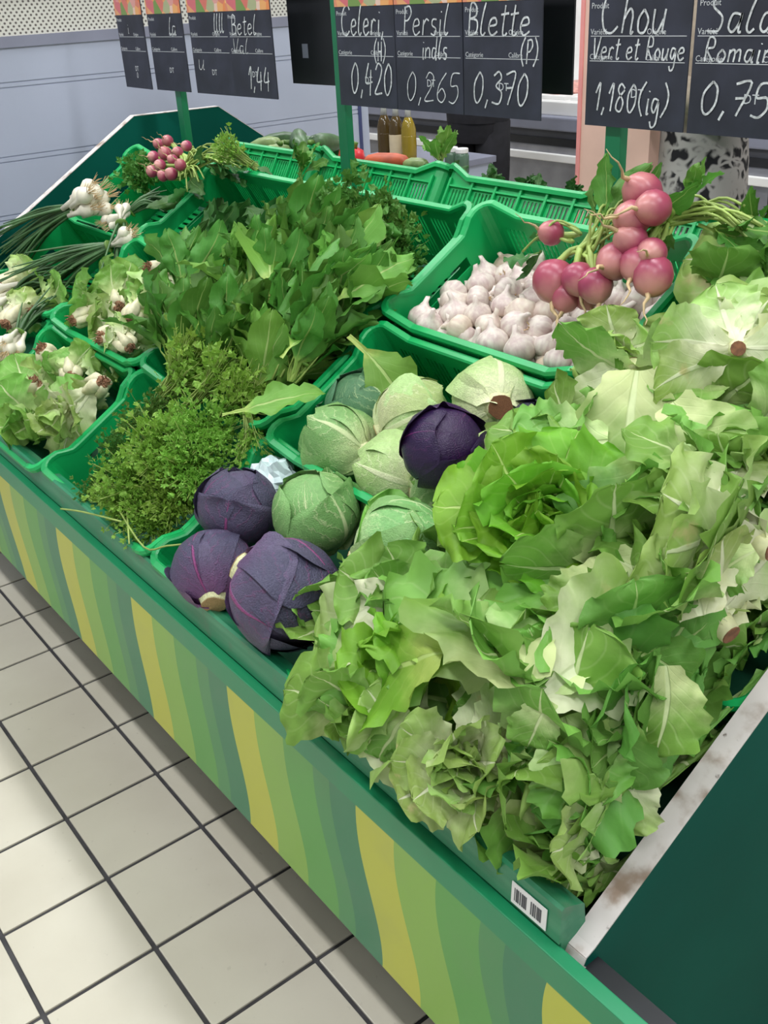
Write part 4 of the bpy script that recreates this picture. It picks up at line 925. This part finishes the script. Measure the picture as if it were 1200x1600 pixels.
def garlic_h(d): return -.006 - max(0, (d-.63))*.30
for lay in (0, 1):
    placed = []
    for tries in range(6000):
        X = rng.uniform(.068, .498); d = rng.uniform(.628, .875); h = garlic_h(d) - .034 + lay*.026; p = PL(X, d, h)
        if any((p-q).length < (.036, .043)[lay] for q in placed): continue
        placed.append(p); p = p + NPL*rng.uniform(-.004, .006)
        s = rng.uniform(.92, 1.2); rot = Matrix.Rotation(rng.uniform(0, 6.28), 4, 'Z') @ Matrix.Rotation(rng.choice((rng.uniform(0, .7), rng.uniform(.7, 2.2))), 4, 'X') @ Matrix.Rotation(rng.uniform(0, 6.28), 4, 'Z')
        o = tag(ob('garlic_bulb', rng.choice(gm), None, Matrix.Translation(p) @ rot @ Matrix.Scale(s, 4)), 'white garlic bulb lying in the garlic crate', 'garlic', 'garlic bulbs in the crate')
        ob('root_tuft', rooty_me, o)

# ------------------------------------------------------------------ turnip and radish bunches
tp = [(.003, -.034), (.010, -.030), (.020, -.022), (.0275, -.008), (.028, .004), (.023, .017), (.013, .024), (.006, .027)]
turn_me = MB().lathe(tp, 20).mesh('turnip', M['turnip'], True)
root_v = []
for q in range(3):
    rng = random.Random(40+q); pts = [Vector((0, 0, -.03))]
    for k in range(5): pts.append(pts[-1]+Vector((rng.uniform(-.008, .008), rng.uniform(-.008, .008), -.013)))
    root_v.append(MB().tube(pts, [.0045, .003, .002, .0014, .001, .0005], 5).mesh('root', M['root'], True))
def bunch_of_roots(name, label, tie, bulbs, tops, lk, seed, r=1.0, nleaf=10, lsc=.8, group=None):
    """bulbs: (pos, down-axis, scale); stalks run from each bulb to the tie point and on to the leaf tips"""
    rng = random.Random(seed); t = thing(name, label, 'turnips' if name.startswith('turnip') else 'radishes', Matrix.Translation(tie), group)
    for (p, dn, s) in bulbs:
        F = frame(-dn, rng.uniform(0, 6)); b = ob('turnip' if name.startswith('turnip') else 'radish', turn_me, t, Matrix.Translation(p-tie) @ F @ Matrix.Scale(s*r, 4))
        ob('root', rng.choice(root_v), b)
        for k in range(3):
            q0 = p - tie - dn*.022*s*r + Vector((rng.uniform(-.004, .004), rng.uniform(-.004, .004), 0)); q1 = Vector((rng.uniform(-.012, .012), rng.uniform(-.012, .012), rng.uniform(-.008, .01)))
            tip = (rng.choice(tops)-tie)*rng.uniform(.6, 1.0)+Vector((rng.uniform(-.03, .03), rng.uniform(-.03, .03), rng.uniform(-.01, .03)))
            ob('stalk', MB().tube(catmull3([q0, q0*.6+q1*.4-dn*.012, q1, q1*.4+tip*.6+Vector((0, 0, .02)), tip]), [.005*r]*5+[.0034*r]*5+[.0022*r]*7, 5).mesh('stalk', M['stalk'], True), t)
    for k in range(nleaf):
        e = rng.choice(tops)-tie; q0 = e*rng.uniform(.25, .75)
        ob('leaf', rng.choice(CH_[lk]), t, Matrix.Translation(q0) @ frame(e+Vector((rng.uniform(-.08, .08), rng.uniform(-.08, .08), rng.uniform(-.05, .05))), rng.uniform(0, 6.28)) @ Matrix.Scale(lsc*rng.uniform(.7, 1.1), 4))
    return t
dn1 = ax(-.1, -.85, .35)
bunch_of_roots('turnip_bunch', 'turnip bunch with bulbs hanging down over the garlic', at(925, 385, .10),
    [(at(865, 438, .075), dn1, 1.18), (at(903, 435, .085), ax(.1, -.9, .3), .9), (at(930, 445, .08), ax(.15, -.85, .3), .95), (at(884, 463, .06), ax(-.2, -.8, .3), .85), (at(915, 460, .05), ax(.2, -.8, .3), .8)],
    [at(985, 330, .10), at(950, 345, .12), at(1000, 360, .08)], 'chard', 201, 1.0, 8, .6)
bunch_of_roots('turnip_bunch', 'turnip bunch piled highest, with rosy bulbs above the garlic', at(1045, 345, .09),
    [(at(1004, 302, .14), ax(-.5, .3, .4), 1.05), (at(1021, 325, .15), ax(-.8, -.2, .4), .92), (at(988, 342, .14), ax(-.8, .0, .5), .95), (at(986, 377, .12), ax(-.7, .3, .5), .9), (at(962, 408, .10), ax(-.6, -.4, .5), 1.0),
     (at(997, 412, .10), ax(-.4, -.7, .4), .95), (at(1020, 430, .09), ax(-.3, -.8, .3), 1.05), (at(1018, 396, .11), ax(-.4, -.2, .7), .8)],
    [at(1190, 355, .06), at(1180, 375, .05), at(1200, 365, .06)], 'chard', 203, 1.0, 5, .45)
bunch_of_roots('turnip_bunch', 'lone small turnip with its leaves left of the turnip bunches', at(900, 370, .05), [(at(862, 364, .06), ax(-.9, .1, .3), .75)], [at(820, 400, .03), at(930, 395, .04)], 'chard_dark', 205, 1.0, 6, .45)
bunch_of_roots('turnip_bunch', 'turnip leaves bunch at the far right behind the lettuces', at(1150, 380, .03), [(at(1130, 420, .0), ax(-.3, -.8, .3), .8)], [at(1200, 375, .03), at(1220, 410, .03), at(1215, 360, .03)], 'chard', 207, 1.0, 9, .5)
rb = []
rng = random.Random(60)
for k, (x, y) in enumerate(((248, 225), (262, 220), (258, 240), (240, 245), (270, 250), (250, 258), (238, 268), (268, 272), (292, 228), (278, 238), (255, 275), (282, 258))):
    rb.append((at(x, y, .05+.012*(k % 3)), ax(-.6+rng.uniform(-.3, .3), .1+rng.uniform(-.4, .4), .6), rng.uniform(.5, .66)))
bunch_of_roots('radish_bunch', 'small pink radish bunch on the far left crates', at(295, 262, .04), rb, [at(380, 255, .03), at(340, 245, .05), at(300, 300, .02)], 'chard_dark', 209, 1.0, 12, .6)

# ------------------------------------------------------------------ spring onions
bulb_me = MB().lathe([(.003, -.02), (.012, -.017), (.019, -.006), (.0195, .004), (.013, .018), (.0075, .035), (.006, .07)], 14).mesh('bulb', M['onion'], True)
tuft = MB(); rng = random.Random(3)
for k in range(14):
    w = rng.uniform(0, 6.28); a = rng.uniform(.1, .7); tuft.tube([(.004*math.cos(w), .004*math.sin(w), -.018), (.02*a*math.cos(w), .02*a*math.sin(w), -.034), (.03*a*math.cos(w), .03*a*math.sin(w), -.045)], [.0008, .0007, .0004], 4, False)
tuft_me = tuft.mesh('root_tuft', M['root'])
def onions(label, tie, tip, spread, nb, nl, seed, s=1.0):
    rng = random.Random(seed); d = (tip-tie).normalized(); F = frame(d); t = thing('spring_onion_bunch', label, 'onions', Matrix.Translation(tie) @ F, 'spring onion bunches')
    for k in range(nb):
        w = 2.4*k; r = .014*math.sqrt(k+.4)*s; a = rng.uniform(.1, .35)
        b = ob('bulb', bulb_me, t, Matrix.Rotation(w, 4, 'Z') @ Matrix.Translation((r, 0, -.045-rng.uniform(0, .03))) @ Matrix.Rotation(-a, 4, 'Y') @ Matrix.Scale(s*rng.uniform(.85, 1.2), 4)); ob('root_tuft', tuft_me, b)
    Ln = (tip-tie).length
    for k in range(nl):
        w = rng.uniform(0, 6.28); r = spread*math.sqrt(rng.random()); f = rng.uniform(.6, 1.1); sag = -.10*rng.uniform(.2, 1)
        e = Vector((r*math.cos(w), r*math.sin(w), Ln*f)); dwn = F.to_3x3().inverted() @ Vector((0, 0, sag))
        pts = catmull3([Vector((.008*math.cos(w), .008*math.sin(w), 0)), e*.45+Vector((0, 0, 0)), e+dwn*.6])
        n = len(pts); ob('leaf', MB().tube(pts, [.004*(1-.85*(i/n)**2) for i in range(n)], 5, False).mesh('leaf', M['onion_leaf'], True), t)
    ob('tie', band_me, t, Matrix.Scale(.7, 4))
    return t
onions('spring onion bunch with plump white bulbs on the far left', at(118, 325, .06), at(-30, 400, .04), .09, 9, 46, 71, 1.05)
onions('spring onion bunch with long leaves draping below the plump white one', at(170, 385, .02), at(10, 455, .02), .09, 5, 34, 72, .8)
onions('spring onion bunch with shaggy roots at the left picture edge', at(25, 455, .02), at(130, 400, .02), .07, 8, 22, 73, .9)
onions('spring onion bunch pointing to the radishes at the back left', at(205, 330, .0), at(275, 285, .0), .04, 5, 22, 74, .7)
onions('dusty spring onion bunch lowest at the left picture edge', at(30, 520, .02), at(80, 440, .02), .06, 8, 20, 75, .8)
onions('thin spring onion leaves draping over the brown-rooted crate corner', at(190, 350, .02), at(180, 430, .0), .05, 3, 18, 76, .7)

# ------------------------------------------------------------------ far side of the stall: courgettes, peppers and such
def lying(name, label, cat, mb_prof, mat, pos, a, s, group=None, n=12):
    o = tag(ob(name, MB().lathe(mb_prof, n, 5, .03).mesh(name, mat, True), None, Matrix.Translation(pos) @ frame(a, 0) @ Matrix.Scale(s, 4)), label, cat, group)
    st_ = ob('stalk', MB().lathe([(.008, mb_prof[-1][1]-.002), (.006, mb_prof[-1][1]+.012), (.007, mb_prof[-1][1]+.016)], 8).mesh('stalk', M['stalk_dark'], True), o); return o
cprofl = [(.004, -.075), (.018, -.066), (.024, -.03), (.024, .03), (.019, .06), (.010, .07)]
M['courg'] = simple('courgette_skin', srgb(70, 100, 62), .4, 0, .3, 30); M['courg_l'] = simple('light_courgette_skin', srgb(150, 170, 110), .4, 0, .2, 30)
M['red'] = simple('red_skin', srgb(214, 48, 56), .3, 0, .12, 12); M['orange'] = simple('orange_skin', srgb(190, 84, 48), .5, 0, .2, 20)
for k, (x, y, mt, lab) in enumerate(((415, 222, 'courg_l', 'pale courgette end standing at the left of the far crates'), (450, 225, 'courg_l', 'pale speckled courgette lying among the darker ones'), (468, 215, 'courg', 'dark courgette behind the pale speckled one'),
        (492, 222, 'courg', 'dark courgette in the middle of the far left crate'), (508, 217, 'courg', 'dark courgette left of the middle post'), (435, 215, 'courg', 'dark courgette near the pale end'))):
    lying('courgette', lab, 'courgette', cprofl, M[mt], atY(x, y+6, 1.0+.03*(k % 2)), Vector((math.cos(k*1.3), math.sin(k*1.3), .15)), 1.0)
rprofl = [(.006, -.03), (.024, -.026), (.034, -.005), (.034, .012), (.024, .028), (.008, .026)]
lying('red_pepper', 'red pepper right of the middle post', 'pepper', rprofl, M['red'], atY(549, 248, .99), Vector((.2, .3, 1)), 1.0, n=14)
lying('red_pepper', 'dark orange root lying right of the red pepper', 'vegetable', cprofl, M['orange'], atY(605, 254, .99), Vector((1, .15, .05)), .95)
lying('courgette', 'second pale courgette right of the orange root', 'courgette', cprofl, M['courg_l'], atY(650, 258, .99), Vector((1, -.2, .1)), .7)
leaf_bunch('small leafy bunch on the far crates beside the bottles', atY(690, 262, 1.0), Vector((-.4, .2, .8)), .35, 'chard_lite', 14, 305, name='leaf_bunch')
leaf_bunch('leafy bunch behind the lattice crates at the middle post', atY(470, 275, .86), Vector((.2, .1, .9)), .35, 'chard', 10, 306, name='leaf_bunch')
for k, x in enumerate((745, 775, 805, 840, 870, 720)):
    leaf_bunch('low dark leafy bunch in the far crate behind the garlic', atY(x, 290+(x-745)*.1, 1.04), Vector((.8*(-1)**k, .3, .12)), .26, 'chard_dark', 12, 310+k, group='dark bunches in the far crate')
leaf_bunch('tall leafy sprig right of the highest turnip bunch', atY(1072, 335, .93), Vector((.0, .1, 1)), .36, 'chard_lite', 6, 320, fan=.25)
leaf_bunch('leafy bunch at the far right behind the turnips', atY(1165, 372, .95), Vector((.7, .1, .3)), .4, 'chard', 14, 321)

# ------------------------------------------------------------------ background: shelf with bottles, chiller, pillar, people
sh = thing('low_shelf', 'low white shelf holding the oil bottles beyond the stall', 'shelf', (-2.62, 2.75, 0))
ob('top', MB().box((-.30, -.3, .70), (.32, .25, .73)).mesh('top', M['grey_trim'], bevel=.003), sh)
for sx in (-.28, .28): ob('side', MB().box((sx, -.28, 0), (sx+.025, .24, .70)).mesh('side', M['white_metal']), sh)
ob('shelf_board', MB().box((-.28, -.28, .32), (.30, .24, .345)).mesh('shelf_board', M['white_metal']), sh); ob('back_panel', MB().box((-.28, .22, 0), (.30, .24, .70)).mesh('back_panel', M['white_metal']), sh)
g1 = simple('olive_oil', srgb(150, 128, 40), .15, 0, .1, 8); g2 = simple('dark_oil', srgb(84, 66, 34), .15, 0, .1, 8); gc = simple('bottle_cap', srgb(40, 140, 84), .4); gl = simple('paper_label', srgb(226, 206, 168), .7); gh = simple('clear_neck', srgb(190, 190, 180), .15)
bp = [(.001, 0), (.034, 0), (.036, .008), (.036, .15), (.03, .175), (.016, .205)]
for k, (x, mt, lab) in enumerate(((603, g2, 'dark oil bottle at the left of the three'), (621, g2, 'oil bottle with cream label in the middle'), (640, g1, 'yellow oil bottle at the right of the three'))):
    p = atY(x, 250, 2.62); p.z = .73
    t = thing('oil_bottle', lab, 'bottle', p); ob('body', MB().lathe(bp, 16).mesh('body', mt, True), t); ob('neck', MB().lathe([(.016, .205), (.014, .235), (.014, .25)], 12).mesh('neck', gh, True), t)
    ob('cap', MB().lathe([(.016, .245), (.017, .25), (.017, .275), (.015, .278)], 12).mesh('cap', gc), t)
    ob('paper_label', MB().lathe([(.0364, .03), (.0366, .032), (.0366, .12), (.0364, .122)], 16).mesh('paper_label', gl if k == 1 else mt, True), t)
for k, x in enumerate((706, 722)):
    p = atY(x, 262, 2.55); p.z = .73; t = thing('glass_jar', 'small green jar on the low shelf, %s of the pair' % ('left' if k == 0 else 'right'), 'jar', p)
    ob('body', MB().lathe([(.001, 0), (.03, 0), (.032, .006), (.032, .075), (.026, .09)], 14).mesh('body', simple('jar_glass', srgb(86, 112, 92), .15), True), t); ob('lid', MB().lathe([(.028, .088), (.029, .09), (.029, .105), (.027, .107)], 14).mesh('lid', M['white']), t)
# refrigerated counter along the far aisle
ch = thing('chilled_counter', 'grey chilled counter with bumper rail in the far aisle', 'counter', (-3.2, 3.75, 0))
ob('body', MB().box((-2.6, 0, .08), (2.2, .9, .66)).mesh('body', M['steel'], bevel=.01), ch)
ob('kick_plate', MB().box((-2.6, .05, 0), (2.2, .85, .08)).mesh('kick_plate', M['black']), ch)
ob('bumper', MB().box((-2.6, -.03, .58), (2.2, .0, .62)).mesh('bumper', M['white'], bevel=.005), ch)
ob('vent_slot', MB().box((-2.6, -.008, .66), (2.2, .02, .70)).mesh('vent_slot', M['black']), ch)
ob('vent_panel', MB().box((-2.6, .0, .70), (2.2, .9, .74)).mesh('vent_panel', M['dark_grey']), ch)
ob('front_ledge', MB().box((-2.6, -.02, .74), (2.2, .9, .81)).mesh('front_ledge', M['grey_trim'], bevel=.008), ch)
ob('tray', MB().box((-2.6, .05, .81), (2.2, .9, .88)).mesh('tray', M['white'], bevel=.005), ch)
ob('back_panel', MB().box((-2.6, .85, .88), (2.2, .9, 1.5)).mesh('back_panel', M['white']), ch)
meat = [simple('meat_a', srgb(206, 150, 140), .4, 0, .3, 20), simple('meat_b', srgb(198, 60, 66), .4, 0, .3, 20), simple('pack_c', srgb(222, 206, 196), .4, 0, .2, 20)]
rng = random.Random(12)
for k in range(14):
    x = -2.5 + k*.32
    t = thing('food_tray', 'wrapped food tray in the chilled counter', 'food tray', (-3.2+x, 4.1, .88), 'food trays in the chilled counter')
    ob('tray', MB().box((-.14, -.22, 0), (.14, .3, .02)).mesh('tray', M['white'], bevel=.004), t); ob('contents', blob('contents', meat[k % 3], None, .12, k, (1, 1.8, .35), .2), t, Matrix.Translation((0, .04, .03)))
pl = thing('pillar_board', 'pale pink upright board beyond the turnips', 'board', (atY(950, 250, 2.05).x, 2.05, 0))
ob('panel', MB().box((-.12, 0, 0), (.16, .05, 2.2)).mesh('panel', M['pink']), pl); ob('edge_strip', MB().box((-.135, -.004, 0), (-.12, .054, 2.2)).mesh('edge_strip', M['pinkedge']), pl)
def skin_body(name, mat, parent, pts, edges, root, sub=2):
    me = bpy.data.meshes.new(name); me.from_pydata([p[:3] for p in pts], edges, []); o = ob(name, me, parent)
    md = o.modifiers.new('skin', 'SKIN'); md.use_smooth_shade = True
    sv = me.skin_vertices[0].data if me.skin_vertices else None
    if sv is None:
        bpy.context.view_layer.objects.active = o; sv = o.data.skin_vertices[0].data
    for i, p in enumerate(pts): sv[i].radius = (p[3], p[4] if len(p) > 4 else p[3]); sv[i].use_root = (i == root)
    s = o.modifiers.new('sub', 'SUBSURF'); s.levels = sub; s.render_levels = sub; me.materials.append(mat); return o
def person(label, x, y, yaw, skirt, top_mat, low_mat, extra=None):
    t = thing('person', label, 'person', Matrix.Translation((x, y, 0)) @ Matrix.Rotation(yaw, 4, 'Z'))
    P = [(0, 0, .93, .10, .09), (0, 0, 1.1, .09, .08), (0, 0, 1.28, .10, .085), (0, 0, 1.38, .08, .07), (0, 0, 1.48, .048, .05), (0, -.01, 1.56, .065, .075), (0, -.012, 1.64, .072, .088), (0, 0, 1.70, .045, .055)]
    E_ = [(i, i+1) for i in range(7)]
    for s in (-1, 1):
        n = len(P); P += [(s*.17, 0, 1.38, .05), (s*.215, .01, 1.12, .042), (s*.17, -.20, 1.20, .028), (s*.135, -.26, 1.23, .026, .016)]
        E_ += [(3, n), (n, n+1), (n+1, n+2), (n+2, n+3)]
        for f in range(4):
            q = len(P); zz = 1.268-.018*f; P += [(s*.118, -.295, zz, .009), (s*.10, -.318, zz-.004, .0085), (s*.078, -.325+.004*abs(f-1.5), zz-.006, .0075)]; E_ += [(n+3, q), (q, q+1), (q+1, q+2)]
        q = len(P); P += [(s*.115, -.262, 1.275, .010), (s*.092, -.285, 1.29, .0085)]; E_ += [(n+3, q), (q, q+1)]
        n = len(P); P += [(s*.085, 0, .86, .095, .09), (s*.09, -.01, .48, .058), (s*.09, .02, .10, .036), (s*.09, -.10, .035, .036, .03)]; E_ += [(0, n), (n, n+1), (n+1, n+2), (n+2, n+3)]
    skin_body('body', M['skin'], t, P, E_, 0)
    def shell(name, mat, prof, n=28, wr=.0):
        m = MB()
        for (rx, ry, z) in prof:
            for k in range(n):
                w = 2*PI*k/n; f = 1+wr*math.sin(5*w+z*9)+wr*math.sin(3*w-z*17); m.v.append((rx*f*math.cos(w), ry*f*math.sin(w), z))
        for i in range(len(prof)-1):
            for k in range(n): q = i*n; m.f.append((q+k, q+(k+1) % n, q+n+(k+1) % n, q+n+k))
        return ob(name, m.mesh(name, mat, True), t)
    shell('top', top_mat, [(.175, .14, .84), (.178, .142, .92), (.165, .13, 1.08), (.19, .135, 1.25), (.205, .12, 1.36), (.15, .10, 1.425), (.075, .075, 1.47), (.062, .065, 1.50)], wr=.015)
    for s in (-1, 1): ob('sleeve', MB().tube([(s*.15, 0, 1.40), (s*.195, 0, 1.33), (s*.222, .01, 1.14), (s*.215, -.03, 1.11), (s*.17, -.19, 1.20)], [.06, .066, .056, .054, .042], 14).mesh('sleeve', top_mat, True), t)
    if skirt:
        m = MB(); prof = [(.180, 1.05), (.195, .95), (.205, .8), (.22, .5), (.25, .2), (.255, .12)]; n = 32
        for (r, z) in prof:
            for k in range(n):
                w = 2*PI*k/n; rr = r*(1+.035*math.sin(7*w)*(1.1-z)); m.v.append((rr*math.cos(w), rr*.78*math.sin(w), z))
        for i in range(len(prof)-1):
            for k in range(n): q = i*n; m.f.append((q+k, q+(k+1) % n, q+n+(k+1) % n, q+n+k))
        ob('skirt', m.mesh('skirt', low_mat, True), t)
    else:
        shell('trousers', low_mat, [(.165, .13, .98), (.172, .135, .9), (.17, .135, .8), (.15, .12, .74)])
        for s in (-1, 1): ob('trouser_leg', MB().tube([(s*.085, 0, .84), (s*.092, -.005, .6), (s*.094, -.005, .45), (s*.094, .012, .07)], [.095, .09, .08, .072], 16).mesh('trouser_leg', low_mat, True), t)
    ob('hair', blob('hair', M['hair'], None, .105, 2, (.86, .98, 1.05), .06), t, Matrix.Translation((0, .025, 1.655)))
    if extra: extra(t)
    return t
person('person in black seen from behind in the far aisle', atY(748, 230, 3.25).x, 3.25, R(15), False, M['cloth_black'], M['cloth_black'])
person('person in taupe top and black and white patterned skirt behind the turnips', atY(1085, 270, 2.25).x, 2.25, R(-30), True, M['taupe'], M['lace'])
def zip_(t): ob('zip', MB().box((-.006, -.135, .86), (.006, -.112, 1.30)).mesh('zip', M['gold'], bevel=.002), t)
person('person in black jacket with gold zip at the right edge', atY(1300, 280, 2.1).x, 2.1, R(-20), False, M['cloth_black'], M['cloth_black'], zip_)
